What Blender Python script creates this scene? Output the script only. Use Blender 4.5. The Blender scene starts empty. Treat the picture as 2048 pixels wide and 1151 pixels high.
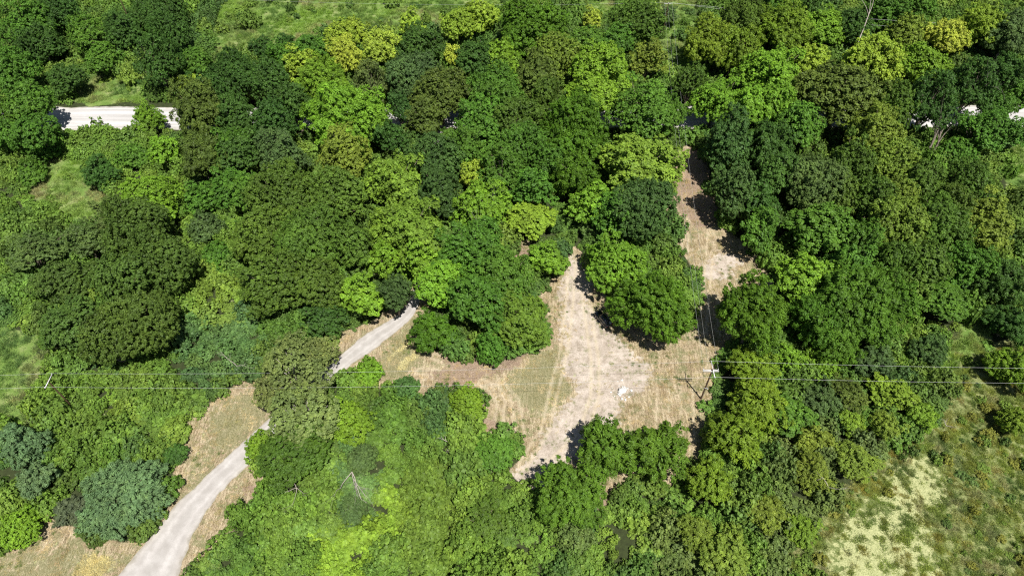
import bpy, bmesh, math, random
import numpy as np
from mathutils import Vector, Matrix

scene = bpy.context.scene
COL = scene.collection
# ------------------------------------------------------------------ camera
cam_data = bpy.data.cameras.new("camera")
cam = bpy.data.objects.new("camera", cam_data)
COL.objects.link(cam)
cam.location = (0, 0, 120)
cam.rotation_euler = (math.radians(40.3), 0, 0)
cam_data.sensor_width = 36
cam_data.lens = 1380 / 2048 * 36
cam_data.clip_end = 6000
scene.camera = cam
# ------------------------------------------------------------------ light
SUN = Vector((2.3, -4.5, 10.3)).normalized()
ELEV = math.asin(SUN.z)
AZ = math.atan2(SUN.x, SUN.y)
world = bpy.data.worlds.new("World")
scene.world = world
world.use_nodes = True
wn = world.node_tree.nodes
wl = world.node_tree.links
sky = wn.new("ShaderNodeTexSky")
sky.sky_type = 'NISHITA'
sky.sun_disc = False
sky.sun_elevation = ELEV
sky.sun_rotation = AZ
wl.new(sky.outputs[0], wn["Background"].inputs[0])
wn["Background"].inputs[1].default_value = 0.043
sd = bpy.data.lights.new("sun", 'SUN')
sd.energy = 4.6
sd.angle = math.radians(0.5)
sd.color = (1.0, 0.96, 0.89)
sun = bpy.data.objects.new("sun", sd)
COL.objects.link(sun)
sun.rotation_euler = SUN.to_track_quat('Z', 'Y').to_euler()
scene.view_settings.view_transform = 'Standard'
scene.view_settings.look = 'None'
scene.view_settings.exposure = 0.48
scene.view_settings.gamma = 1
scene.view_settings.use_curve_mapping = False
scene.render.engine = 'CYCLES'
scene.cycles.max_bounces = 6
scene.cycles.diffuse_bounces = 2
scene.cycles.glossy_bounces = 2
scene.cycles.transmission_bounces = 4
scene.cycles.use_denoising = False
scene.cycles.pixel_filter_type = 'BLACKMAN_HARRIS'
scene.cycles.filter_width = 1.2

TREES = [  # x, y, crown radius, height, form, tone, look, place
    (-153.3, 204.3, 9.6, 17.1, 'L', 'm', 'loose mid green', 'in the top left corner of the frame'),
    (-144.7, 210.2, 7.6, 16.0, 'O', 'd', 'dark green', 'second from the top left corner, touching the top edge'),
    (-129.9, 196.3, 6.8, 14.8, 'L', 'm', 'light tufted', 'behind the dark bush left of the bright roadside scrub'),
    (-142.7, 174.9, 6.8, 17.1, 'M', 'm', 'rounded mid green', 'on the left edge above the gravel road'),
    (-131.0, 160.1, 6.1, 16.0, 'M', 'm', 'rounded mid green', 'between the left edge and the gravel road end'),
    (-124.8, 147.7, 6.4, 14.8, 'L', 'm', 'ragged green', 'throwing its shadow over the left end of the gravel road'),
    (-133.5, 149.2, 4.5, 13.7, 'L', 'm', 'ragged green', 'on the left edge level with the gravel road'),
    (-130.6, 177.2, 5.9, 10.3, 'O', 'd', 'low dark green', 'left of the bright roadside scrub beyond the gravel road'),
    (-122.9, 187.7, 5.4, 11.4, 'M', 'm', 'small mid green', 'just beyond the bright roadside scrub'),
    (-120.7, 199.2, 6.6, 14.8, 'O', 'd', 'dark green', 'next to the white utility pole at the top left'),
    (-102.5, 177.9, 7.6, 19.4, 'L', 'd', 'tall dark ragged', 'right of the bright roadside scrub beyond the gravel road'),
    (-114.2, 210.0, 9.3, 14.8, 'O', 'd', 'dark green', 'at the top edge left of the grassy meadow'),
    (-95.2, 184.2, 5.4, 11.4, 'O', 'm', 'small green', 'at the lower left corner of the grassy meadow'),
    (-94.7, 176.7, 3.7, 8, 'M', 'l', 'small yellow green', 'between the tall dark ragged tree and the brown crown'),
    (-100.7, 159.9, 5.1, 8, 'W', 'b', 'pale feathery', 'leaning over the right end of the open gravel road'),
    (-83.4, 153.4, 8.1, 19.4, 'A', 'n', 'tall brownish', 'at the right end of the open gravel road'),
    (-79.1, 138.1, 6.4, 14.8, 'A', 'n', 'brownish olive', 'directly below the tall brownish tree by the gravel road'),
    (-78.9, 173.4, 8.3, 16.0, 'O', 'd', 'dark green', 'right of and behind the tall brownish tree'),
    (-69.1, 170.9, 7.5, 16.0, 'O', 'd', 'dark green', 'below the two small dark conifers of the meadow edge'),
    (-73.5, 152.6, 6.5, 16.0, 'O', 'd', 'dark green', 'touching the right side of the tall brownish tree'),
    (-63.1, 152.2, 6.5, 16.0, 'O', 'd', 'dark green', 'touching the left side of the big bright feathery tree'),
    (-77.9, 195.5, 3.2, 8, 'C', 'd', 'round dark', 'left one of two small conifers on the meadow edge'),
    (-70.7, 196.9, 2.4, 9, 'C', 'd', 'narrow dark', 'right one of two small conifers on the meadow edge'),
    (-69.1, 138.5, 6.2, 14.8, 'O', 'd', 'dark green', 'between the brownish tree and the big olive oaks'),
    (-58.5, 138.6, 6.7, 16.0, 'O', 'u', 'grey green', 'just above the topmost of the big olive oaks'),
    (-61.6, 190.5, 5.5, 12.5, 'M', 'm', 'mid green', 'at the meadow edge left of the yellow maples'),
    (-62.9, 182.3, 5.3, 12.5, 'M', 'l', 'lime green', 'below the narrow dark conifer of the meadow edge'),
    (-52.6, 196.8, 5.2, 13.7, 'M', 'l', 'lime green', 'leftmost of the yellowing trees along the meadow'),
    (-49.8, 186.0, 6.0, 13.7, 'M', 'y', 'yellow green', 'above the big bright feathery tree'),
    (-39.5, 190.0, 6.7, 14.8, 'M', 'y', 'bright yellow green', 'largest of the yellowing trees along the meadow'),
    (-31.9, 204.0, 4.7, 12.5, 'M', 'l', 'small lime', 'lone light crown among the yellowing trees along the meadow edge'),
    (-16.4, 204.9, 5.4, 13.7, 'M', 'l', 'light green', 'just left of the big round dark tree on the meadow'),
    (-10.2, 208.9, 5.8, 13.7, 'M', 'l', 'lime green', 'touching the left side of the big round dark tree'),
    (-17.4, 186.7, 2.5, 12.5, 'M', 'y', 'slim bright yellow', 'squeezed between two dark maples behind the road'),
    (-53.2, 169.9, 8.3, 17.1, 'A', 'b', 'bright feathery', 'behind the big bright feathery tree'),
    (-44.3, 151.2, 12.5, 19.4, 'A', 'b', 'big bright feathery', 'left of the small road glimpse in the upper middle wood'),
    (-39.4, 170.9, 6.3, 16.0, 'L', 'g', 'grey green open', 'between the yellow maple and the dark bluish tree'),
    (-28.9, 172.4, 8.3, 17.1, 'O', 'u', 'dark bluish', 'right of the grey green open tree'),
    (-28.5, 190.0, 7.0, 14.8, 'M', 'd', 'dark green', 'at the meadow edge right of the yellow maples'),
    (-19.7, 162.9, 9.0, 18.2, 'O', 'n', 'olive brown', 'right of the dark bluish tree behind the gravel road'),
    (-23.3, 154.3, 5.7, 14.8, 'O', 'n', 'olive brown', 'smaller, below left of the larger olive brown tree'),
    (-10.6, 183.6, 5.9, 14.8, 'M', 'd', 'dark green', 'right of the slim bright yellow tree'),
    (-3.5, 183.6, 6.3, 14.8, 'M', 'b', 'bright green', 'below the big round dark tree on the meadow'),
    (6.4, 196.8, 11.0, 19.4, 'O', 's', 'big round dark', 'at the right end of the grassy meadow on the top edge'),
    (12.9, 182.2, 8.1, 17.1, 'O', 'y2', 'yellowish olive', 'below right of the big round dark tree'),
    (6.7, 169.9, 7.4, 17.1, 'O', 'n', 'brown tinged', 'below the yellowish olive tree'),
    (-5.4, 165.0, 8.5, 17.1, 'O', 'm', 'mid green', 'left of the brown tinged tree'),
    (-9.1, 152.2, 8.1, 16.0, 'O', 'm', 'mid green', 'two crowns below the dark green maple beside the yellow tree'),
    (2.8, 151.1, 7.3, 16.0, 'O', 'o', 'olive', 'left of the dark saturated feathery tree'),
    (26.0, 177.0, 8.8, 17.1, 'M', 'b', 'bright rounded', 'below the small yellow tree by the overgrown corridor'),
    (22.6, 163.6, 7.0, 16.0, 'M', 'b', 'bright rounded', 'lower of two stacked bright maples left of the corridor'),
    (35.3, 155.0, 10.4, 19.4, 'L', 'm', 'big spreading', 'left of the dark corridor where the power lines vanish'),
    (16.5, 147.4, 9.9, 19.4, 'A', 's', 'deep green feathery', 'in the middle of the wood right of the olive crowns'),
    (25.5, 209.5, 4.1, 10.3, 'M', 'y', 'small yellow', 'on the meadow between the round dark and the olive tree'),
    (23.9, 196.8, 5.6, 11.4, 'M', 'm', 'small mid green', 'behind the bright rounded tree near the corridor'),
    (38.1, 201.0, 8.5, 18.2, 'O', 'o', 'olive green', 'on the top edge left of the overgrown corridor'),
    (39.5, 182.8, 5.3, 14.8, 'M', 'y2', 'yellow tipped', 'on the left side of the overgrown corridor'),
    (52.1, 217.5, 3.5, 7, 'O', 'u', 'small bluish', 'at the foot of the far utility pole'),
    (60.0, 189.6, 7.6, 17.1, 'A', 'o2', 'olive feathery', 'right side of the overgrown corridor'),
    (73.1, 203.4, 8.3, 17.1, 'O', 'o', 'olive green', 'on the top edge right of the far utility pole'),
    (84.0, 197.4, 8.5, 17.1, 'A', 'o2', 'olive feathery', 'second to the right of the overgrown corridor'),
    (73.4, 173.6, 9.6, 17.1, 'M', 'b', 'bright broad', 'left of the big brown crown and above it'),
    (56.1, 162.2, 7.3, 14.8, 'M', 'b', 'bright clumpy', 'right beside the dark gap of the corridor'),
    (66.7, 160.4, 7.5, 14.8, 'M', 'b', 'bright clumpy', 'second to the right of the dark corridor gap'),
    (96.7, 200.7, 6.9, 14.8, 'M', 'b', 'bright green', 'on the top edge left of the bare dead limb'),
    (86.2, 180.6, 6.2, 16.0, 'M', 'l', 'lime topped', 'behind the big brown crown'),
    (105.5, 200.7, 6.6, 14.8, 'M', 'd', 'dark green', 'under the bare dead limb at the top'),
    (105.6, 181.4, 9.0, 17.1, 'M', 'l', 'light green broad', 'behind and right of the big brown crown'),
    (122.3, 198.6, 5.6, 14.8, 'M', 'y2', 'dull yellow green', 'left of the bright yellow maple at upper right'),
    (132.4, 195.7, 6.2, 14.8, 'M', 'y', 'bright yellow', 'at the upper right, the yellowest crown of all'),
    (131.4, 212.2, 6.5, 14.8, 'O', 'm', 'mid green', 'on the top edge behind the yellow maple'),
    (144.4, 200.4, 7.6, 16.0, 'A', 'l', 'lime feathery', 'right of the bright yellow maple'),
    (151.7, 195.0, 7.4, 16.0, 'A', 'u', 'bluish green', 'at the top right corner'),
    (141.4, 175.5, 6.1, 13.7, 'A', 'd', 'dark shaded', 'on the right edge beyond the gravel road'),
    (118.9, 178.5, 6.8, 16.0, 'M', 'b', 'bright green', 'between the yellow maple and the old cottonwood'),
    (86.6, 213.2, 7.2, 14.8, 'O', 'm', 'mid green', 'on the top edge between two olive feathery trees'),
    (95.4, 214.8, 5.8, 14.8, 'O', 'd', 'dark green', 'on the top edge, right of the olive feathery pair'),
    (119.1, 211.6, 6.5, 14.8, 'O', 'm', 'mid green', 'on the top edge right of the bare dead limb'),
    (89.4, 159.7, 12.8, 20.5, 'O', 'n', 'huge brown olive', 'right of the bright maples in the upper right wood'),
    (93.4, 146.6, 8.0, 17.1, 'O', 'y2', 'yellow flecked olive', 'at the lower right side of the huge brown crown'),
    (111.2, 156.4, 8.4, 21.7, 'L', 'd', 'old open', 'with the thick leaning trunk at the right'),
    (127.4, 165.4, 8.8, 19.4, 'L', 'd', 'dark open', 'with bare grey twig ends over the right gravel road'),
    (124.4, 150.7, 6.2, 13.7, 'L', 'm', 'open green', 'in front of the white gravel on the right'),
    (132.3, 150.4, 5.1, 11.4, 'M', 'm', 'mid green', 'on the right edge in front of the gravel road'),
    (120.6, 147.6, 5.5, 6, 'S', 'm', 'rounded green', 'right of the thick leaning trunk'),
    (54.3, 140.1, 7.5, 19.4, 'O', 'g2', 'dark greyish', 'on the right side of the shaded dirt lane'),
    (53.0, 124.5, 6.6, 18.2, 'O', 'g2', 'dark greyish', 'second along the right side of the shaded dirt lane'),
    (65.8, 141.7, 7.0, 16.0, 'M', 'd', 'dark clumpy', 'right of the dark greyish lane tree'),
    (76.0, 151.1, 6.4, 16.0, 'M', 'm', 'mid green', 'overlapping the left edge of the huge brown crown'),
    (72.8, 127.4, 7.9, 17.1, 'O', 'g', 'grey olive', 'dull one in the middle of the right hand wood'),
    (83.3, 133.0, 6.5, 17.1, 'O', 'o', 'olive green', 'right of the dull grey olive tree'),
    (92.5, 133.0, 7.3, 17.1, 'O', 'y2', 'yellow flecked', 'below left of the old leaning trunk'),
    (99.8, 127.2, 6.7, 16.0, 'O', 'o', 'olive green', 'directly below the old leaning trunk'),
    (110.4, 127.1, 7.4, 14.8, 'O', 'o', 'yellowish olive', 'near the right edge above the rough grass'),
    (84.5, 120.3, 6.5, 17.1, 'O', 'o', 'olive green', 'two crowns right of the dull grey olive tree'),
    (108.7, 115.0, 7.3, 14.8, 'O', 'y2', 'gold flecked', 'rightmost big crown of the right hand wood'),
    (98.1, 112.7, 7.5, 16.0, 'O', 'o', 'olive green', 'left of the rightmost gold flecked crown'),
    (88.2, 111.2, 7.2, 17.1, 'O', 'y2', 'gold flecked', 'in the middle of the right hand olive crowns'),
    (79.4, 108.6, 5.5, 14.8, 'O', 'm', 'mid green', 'right of the fresh green maple in the right wood'),
    (90.1, 101.3, 6.7, 14.8, 'O', 'o', 'olive green', 'lowest but one of the right hand olive crowns'),
    (99.6, 102.9, 5.9, 12.5, 'O', 'm', 'mid green', 'beside the rough grass strip on the right'),
    (82.3, 101.0, 5.8, 14.8, 'O', 'o', 'olive green', 'behind the broad deep green feathery tree'),
    (71.3, 112.6, 6.8, 14.8, 'M', 'm', 'fresh green', 'below the dull grey olive tree'),
    (57.1, 121.8, 5.5, 14.8, 'M', 'd', 'dark green', 'at the bend of the shaded dirt lane'),
    (57.0, 113.2, 5.1, 13.7, 'M', 'm', 'fresh green', 'overhanging the right edge of the upper clearing'),
    (63.5, 98.4, 6.4, 13.7, 'M', 'b', 'bright rounded', 'right of the upper clearing tip'),
    (71.3, 90.0, 10.9, 17.1, 'A', 'o3', 'broad deep green', 'the widest crown right of the clearing'),
    (48.6, 85.4, 7.0, 18.2, 'A', 's', 'dense upright', 'between the clearing and the broad deep green tree'),
    (63.1, 86.4, 5.4, 13.7, 'A', 'o3', 'deep green', 'filling the left shoulder of the broad deep tree'),
    (47.3, 75.8, 4.8, 8, 'A', 's2', 'bright low', 'right of the wooden power pole'),
    (93.5, 94.4, 5.7, 8, 'M', 'm', 'fresh low', 'between the broad deep tree and the rough grass'),
    (29.7, 89.5, 8.7, 16.0, 'A', 's', 'big deep green', 'standing over the parked car in the clearing'),
    (22.4, 102.3, 7.0, 13.7, 'M', 'b', 'bright rounded', 'at the top right side of the narrow dirt lane'),
    (30.3, 117.9, 7.9, 18.2, 'O', 'g2', 'fuzzy dark', 'left of the upper clearing'),
    (31.4, 134.0, 10.5, 17.1, 'M', 'b2', 'bright fine leaved', 'above the fuzzy dark tree'),
    (19.9, 122.4, 6.3, 12.5, 'M', 'b', 'bright clumpy', 'above the head of the narrow dirt lane'),
    (8.0, 105.6, 4.5, 10.3, 'M', 'b', 'small bright', 'left of the head of the narrow dirt lane'),
    (4.3, 119.4, 5.6, 8, 'M', 'l', 'small lime', 'right of the bare white forked trunk'),
    (-2.3, 132.1, 7.3, 17.1, 'L', 'm', 'open topped', 'above the bare white forked trunk'),
    (-7.8, 120.7, 6.0, 13.7, 'M', 'b', 'bright green', 'left of the bare white forked trunk'),
    (-9.5, 133.3, 3.7, 12.5, 'M', 'l', 'small lime', 'up left of the bare white forked trunk'),
    (-19.4, 135.9, 7.7, 17.1, 'O', 'u2', 'dark blue green', 'right of the big bright feathery tree'),
    (-17.3, 124.4, 6.4, 14.8, 'O', 'u2', 'dark blue green', 'lower, next to the deep black gap in the wood'),
    (10.8, 135.3, 5.9, 12.5, 'O', 'm', 'shaded green', 'below the deep green feathery tree'),
    (13.6, 141.3, 5.4, 13.7, 'A', 's', 'deep green', 'tucked under the deep green feathery tree'),
    (-28.1, 126.5, 8.4, 17.1, 'M', 'b2', 'light green dense', 'right of the upper olive oaks'),
    (-23.7, 111.0, 9.6, 16.0, 'M', 'b2', 'wide light green', 'between the olive oaks and the dark maples'),
    (-29.8, 113.2, 3.2, 13.7, 'M', 'l', 'small round lime', 'set into the left side of the wide light tree'),
    (-42.5, 137.8, 6.9, 17.1, 'O', 'y2', 'gold flecked olive', 'below the big bright feathery tree'),
    (-55.0, 122.9, 8.8, 17.1, 'O', 'o', 'olive', 'top left of the big oak group'),
    (-42.2, 122.9, 8.0, 17.1, 'O', 'o', 'olive', 'top right of the big oak group'),
    (-56.1, 109.5, 7.6, 16.0, 'O', 'o', 'olive', 'on the left flank of the big oak group'),
    (-45.0, 108.8, 8.1, 17.1, 'O', 'o', 'olive', 'in the centre of the big oak group'),
    (-35.4, 106.3, 5.9, 16.0, 'O', 'o', 'olive', 'on the right flank of the big oak group'),
    (-50.9, 96.1, 7.4, 16.0, 'O', 'o', 'olive', 'bottom left of the big oak group'),
    (-40.9, 96.0, 6.6, 14.8, 'O', 'o', 'olive', 'bottom centre of the big oak group'),
    (-40.3, 89.2, 4.7, 10.3, 'O', 'd', 'low dark', 'under the bottom edge of the big oak group'),
    (-31.9, 93.6, 5.1, 12.5, 'M', 'b', 'bright clumpy', 'left of the driveway where it enters the wood'),
    (-24.9, 93.9, 4.3, 12.5, 'O', 'd2', 'dark dense', 'overhanging the driveway where it enters the wood'),
    (-8.7, 104.8, 8.2, 16.0, 'M', 'm', 'mid green rounded', 'below the deep black gap in the wood'),
    (-1.5, 98.1, 5.9, 14.8, 'M', 'm', 'mid green rounded', 'right shoulder of the wood above the fine leaved tree'),
    (-15.4, 96.5, 5.5, 13.7, 'M', 'b', 'bright green', 'right of the driveway where it enters the wood'),
    (-7.2, 91.1, 6.6, 14.8, 'M', 'm', 'mid green rounded', 'in the middle of the point of woods above the clearing'),
    (1.1, 88.1, 6.8, 11.4, 'O', 'b3', 'fine leaved', 'at the right tip of the woods reaching into the clearing'),
    (-4.3, 83.3, 3.4, 7, 'S', 'm', 'low bushy', 'at the lowest tip of the woods over the mown grass'),
    (-15.8, 85.5, 4.8, 8, 'A', 's', 'small round deep green', 'alone beside the driveway bend'),
    (132.2, 160.7, 4.7, 12.5, 'L', 'm', 'slim open', 'half hiding the gravel road near the right edge'),
    (141.4, 165.4, 3.9, 12.5, 'M', 'm', 'small mid green', 'on the right edge behind the gravel road'),
    (-30.5, 158.8, 3.5, 14.8, 'O', 'u2', 'small dark', 'right of the big bright feathery tree at the road glimpse'),
    (-136.2, 155.8, 4.9, 13.7, 'M', 'm', 'rounded mid green', 'closing the left end of the gravel road'),
    (-58.8, 159.1, 5.7, 17.1, 'O', 'd', 'dark green', 'in front of the road left of the big bright feathery tree'),
    (-1.9, 156.9, 6.3, 17.1, 'O', 'm', 'mid green', 'right of the gold flecked glimpse of road'),
    (-32.0, 147.5, 5.0, 13.7, 'O', 'd', 'shaded green', 'below the gap of road right of the big bright feathery tree'),
    (9.6, 159.4, 5.7, 18.2, 'O', 'o', 'olive', 'between the brown tinged and the deep green feathery tree'),
    (42.9, 154.4, 4.2, 16.0, 'L', 'm', 'slim open', 'at the mouth of the dark corridor'),
    (72.6, 159.1, 5.7, 17.1, 'M', 'b', 'bright clumpy', 'right of the two bright corridor maples'),
    (101.7, 156.0, 6.5, 18.2, 'O', 'o', 'olive green', 'between the huge brown olive and the old cottonwood'),
    (-37.6, 152.2, 5.6, 16.0, 'A', 'b', 'bright feathery', 'on the right shoulder of the big bright feathery tree'),
    (3.3, 141.7, 6.2, 16.0, 'O', 'm', 'mid green', 'left below the deep green feathery tree'),
    (-11.9, 139.6, 6.2, 16.0, 'O', 'm', 'mid green', 'right of the upper dark blue green tree'),
    (5.6, 127.0, 5.1, 13.7, 'M', 'm', 'mid green', 'between the open topped and the bright clumpy tree'),
    (-4.1, 123.3, 4.6, 12.5, 'M', 'b', 'bright green', 'behind the bare white forked trunk'),
    (16.8, 131.8, 5.8, 14.8, 'A', 's', 'deep green', 'above the bright clumpy tree at the lane head'),
    (23.9, 116.7, 5.4, 14.8, 'M', 'm', 'mid green', 'between the lane head tree and the fuzzy dark tree'),
    (-71.9, 140.5, 5.4, 14.8, 'O', 'm', 'mid green', 'right of the lower brownish tree'),
    (-63.4, 126.0, 5.4, 13.7, 'O', 'm', 'mid green', 'on the upper left rim of the big oak group'),
    (-47.6, 103.3, 6.0, 16.0, 'O', 'o', 'olive', 'in the lower centre of the big oak group'),
    (79.1, 122.8, 5.8, 16.0, 'O', 'o', 'olive green', 'right beside the dull grey olive tree'),
    (65.5, 130.0, 6.0, 16.0, 'M', 'd', 'dark clumpy', 'left beside the dull grey olive tree'),
    (73.6, 101.0, 5.3, 14.8, 'O', 'm', 'mid green', 'on top of the broad deep green tree'),
    (90.3, 121.0, 6.0, 16.0, 'O', 'y2', 'gold flecked', 'above the middle gold flecked crown'),
    (103.2, 120.1, 5.7, 14.8, 'O', 'o', 'olive green', 'between the two gold flecked crowns at the right'),
    (81.9, 92.2, 4.9, 12.5, 'A', 'o3', 'deep green', 'on the right flank of the broad deep green tree'),
    (65.4, 81.5, 4.3, 10.3, 'A', 'o3', 'deep green', 'at the lower left foot of the broad deep tree'),
    (-81.9, 163.6, 5.8, 16.0, 'O', 'd', 'dark green', 'behind the tall brownish tree'),
    (-70.0, 188.3, 4.8, 11.4, 'O', 'm', 'mid green', 'between the narrow conifer and the meadow'),
    (-50.0, 205.4, 3.7, 10.3, 'M', 'l', 'small lime', 'on the meadow rim above the yellow maples'),
    (33.2, 195.9, 5.5, 13.7, 'M', 'm', 'mid green', 'left of the olive tree at the corridor'),
    (50.3, 170.9, 5.1, 16.0, 'O', 'o', 'olive', 'just right of the dark corridor gap'),
    (66.2, 186.9, 6.9, 17.1, 'A', 'o2', 'olive feathery', 'between the corridor and the bright broad tree'),
    (-105.3, 198.0, 6.5, 16.0, 'O', 'd', 'dark green', 'behind the tall dark ragged tree'),
    (-143.9, 193.0, 6.5, 13.7, 'O', 'd', 'dark shaded', 'in the hollow among the upper left trees'),
    (-29.3, 103.7, 4.0, 12.5, 'M', 'b', 'bright green', 'behind the tree left of the driveway mouth'),
    (-20.3, 103.0, 4.7, 13.7, 'M', 'b', 'bright green', 'over the mouth of the driveway in the wood'),
    (-87.2, 124.1, 7.4, 12.5, 'M', 'b4', 'saturated green', 'above the dark oaks on the left'),
    (-105.8, 137.2, 5.0, 8, 'W', 'd', 'feathery dark', 'beside the left meadow'),
    (-90.5, 143.8, 4.1, 10.3, 'M', 'b', 'small bright', 'left of the lower brownish tree'),
    (-101.2, 145.5, 4.9, 6, 'S', 'm', 'rounded green', 'on the near side of the gravel road'),
    (-84.9, 112.0, 7.7, 17.1, 'O', 'o4', 'olive', 'top one of the dark left oaks'),
    (-94.5, 118.7, 5.0, 11.4, 'O', 'g', 'grey olive', 'left of the top dark left oak'),
    (-76.4, 99.2, 7.5, 18.2, 'O', 'o4', 'dark olive', 'on the right flank of the dark left oaks'),
    (-82.3, 94.9, 6.7, 18.2, 'O', 'o4', 'dark olive', 'in the centre of the dark left oaks'),
    (-73.9, 84.4, 7.2, 18.2, 'O', 'o4', 'dark olive', 'bottom right of the dark left oaks'),
    (-79.5, 79.9, 5.8, 17.1, 'O', 'o4', 'dark olive', 'bottom left of the dark left oaks'),
    (-97.8, 98.4, 6.5, 11.4, 'O', 'd3', 'dull green', 'left of the dark left oaks'),
    (-92.1, 86.1, 6.3, 11.4, 'O', 'd3', 'dull green', 'below left of the dark left oaks'),
    (-108.6, 107.2, 5.5, 10.3, 'L', 'g', 'thin grey green', 'near the left edge at mid height'),
    (-98.3, 111.1, 4.9, 10.3, 'O', 'g', 'grey olive', 'above the dull green trees on the left'),
    (-125.7, 147.6, 4.9, 6, 'S', 'm', 'rounded green', 'below the ragged trees at the left edge'),
    (-125.4, 139.0, 4.0, 5, 'S', 'm', 'rounded green', 'second below the ragged trees at the left edge'),
    (-70.2, 129.4, 5.2, 11.4, 'O', 'm', 'mid green', 'left of the big oak group'),
    (-75.8, 124.6, 4.6, 10.3, 'M', 'm', 'mid green', 'between the saturated green tree and the oak group'),
    (-73.4, 117.7, 4.1, 7, 'S', 'u', 'blue grey', 'in the hollow between the two oak groups'),
    (-68.2, 109.2, 3.8, 6, 'S', 'm', 'low green', 'left beside the flank of the big oak group'),
    (-41.6, 74.0, 8.0, 14.8, 'L', 'g3', 'tall pale limbed', 'standing over the driveway in the lower left'),
    (-38.0, 64.8, 6.7, 13.7, 'L', 'g3', 'pale limbed', 'below the tall pale limbed tree'),
    (-40.0, 57.8, 6.3, 10.3, 'O', 's3', 'dark spreading', 'below the pale limbed trees'),
    (-30.8, 65.8, 4.9, 7, 'S', 'b4', 'bright bushy', 'right of the pale limbed trees'),
    (-45.6, 69.4, 3.8, 11.4, 'L', 'g3', 'thin pale limbed', 'on the left flank of the pale limbed group by the driveway'),
    (-47.0, 60.6, 3.2, 5, 'S', 'b4', 'bright', 'at the lower driveway where it goes under trees'),
    (-29.2, 77.2, 3.1, 5, 'S', 'b', 'fresh green', 'beside the driveway above the power lines'),
    (-21.2, 73.9, 2.6, 4, 'S', 'u3', 'dark green', 'at the left rim of the mown clearing'),
    (-8.7, 70.5, 3.8, 5, 'S', 'b4', 'bright rounded', 'reaching into the clearing from the left'),
    (-3.5, 59.8, 4.4, 4, 'S', 'm', 'mid green', 'left of the pale dirt tongue'),
    (-27.6, 58.5, 2.8, 5, 'S', 'u', 'blue green', 'above the fallen dead tree'),
    (-28.1, 48.6, 2.7, 4, 'S', 'u', 'blue green', 'below the fallen dead tree'),
    (-4.5, 46.8, 3.7, 6, 'O', 's3', 'dark', 'alone in the scrub left of the dirt tongue'),
    (-69.0, 51.1, 8.0, 6, 'C', 'u4', 'wide blue green', 'beside the lower driveway'),
    (-77.6, 48.6, 2.5, 4, 'C', 'u5', 'small blue grey', 'left of the wide blue green bush'),
    (-63.0, 59.7, 1.9, 3, 'C', 'd', 'small dark', 'on the verge above the wide blue green bush'),
    (-90.2, 59.8, 4.7, 8, 'W', 'u4', 'tall blue green', 'at the lower left edge'),
    (-85.4, 53.7, 3.5, 7, 'W', 'u4', 'blue green', 'below the tall blue green one at the left edge'),
    (-85.0, 45.4, 3.9, 5, 'S', 'b4', 'green leafy', 'in the lower left corner'),
    (-38.4, 79.8, 3.8, 11.4, 'L', 'g3', 'thin pale', 'at the top of the pale limbed group by the driveway'),
    (16.5, 57.9, 5.4, 11.4, 'A', 's5', 'round deep green', 'middle one of three on the lower edge of the clearing'),
    (25.7, 57.2, 5.7, 11.4, 'A', 's5', 'round deep green', 'right one of three on the lower edge of the clearing'),
    (10.1, 49.7, 6.1, 11.4, 'A', 's5', 'round deep green', 'left one of three on the lower edge of the clearing'),
    (11.3, 44.8, 3.5, 5, 'S', 'g', 'grey green', 'below the left of the three round trees'),
    (41.1, 59.8, 5.2, 10.3, 'A', 's2', 'bright green', 'lower right of the wooden power pole'),
    (35.0, 52.7, 4.1, 8, 'A', 's2', 'bright green', 'right of the three round trees'),
    (46.3, 68.7, 5.7, 10.3, 'A', 's2', 'bright green', 'directly right of the wooden power pole base'),
    (52.1, 65.7, 5.0, 8, 'M', 'm', 'mid green', 'second right of the wooden power pole base'),
    (31.5, 44.6, 3.3, 6, 'W', 'w', 'soft yellow green', 'below the strip of shade right of the three trees'),
    (44.3, 48.2, 3.6, 6, 'W', 'w', 'soft yellow green', 'left of the marsh, lower middle'),
    (36.1, 41.0, 4.6, 6, 'W', 'w', 'soft yellow green', 'on the bottom edge right of the yellow scrub'),
    (60.2, 70.5, 3.8, 6, 'W', 'u', 'bluish willowy', 'below the power lines right of the pole'),
    (65.8, 71.0, 3.9, 7, 'O', 'n', 'brown tinged', 'under the power lines right of the pole'),
    (70.8, 65.2, 3.1, 6, 'W', 'w', 'soft rounded', 'left one of a pair above the marsh'),
    (78.6, 67.1, 3.1, 6, 'W', 'w2', 'soft rounded', 'right one of a pair above the marsh'),
    (64.9, 65.8, 2.7, 5, 'W', 'w2', 'small soft', 'left of the pair above the marsh'),
    (55.9, 62.7, 3.5, 6, 'W', 'w', 'soft green', 'on the slope left of the marsh'),
    (54.2, 55.3, 3.9, 6, 'W', 'w', 'soft green', 'second on the slope left of the marsh'),
    (63.2, 57.5, 4.1, 5, 'W', 'w', 'dull soft green', 'at the upper left rim of the marsh'),
    (74.3, 79.9, 4.6, 6, 'W', 'u', 'silvery green', 'on the power line strip at the right'),
    (86.3, 82.4, 4.2, 6, 'W', 'g2', 'dull dark', 'right of the silvery green bush'),
    (74.9, 71.3, 4.6, 6, 'M', 'w2', 'bright green', 'above the soft pair at the marsh'),
    (104.6, 88.4, 4.7, 9, 'W', 'd', 'dark blurred', 'on the right edge beside the black shade'),
    (100.0, 77.4, 4.9, 8, 'W', 's2', 'bright soft', 'on the right edge just above the power lines'),
    (96.2, 66.1, 3.3, 6, 'W', 'w2', 'bright soft', 'on the right edge below the power lines'),
    (49.8, 45.2, 3.0, 4, 'W', 'w2', 'low soft', 'at the left rim of the marsh near the bottom'),
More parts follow.
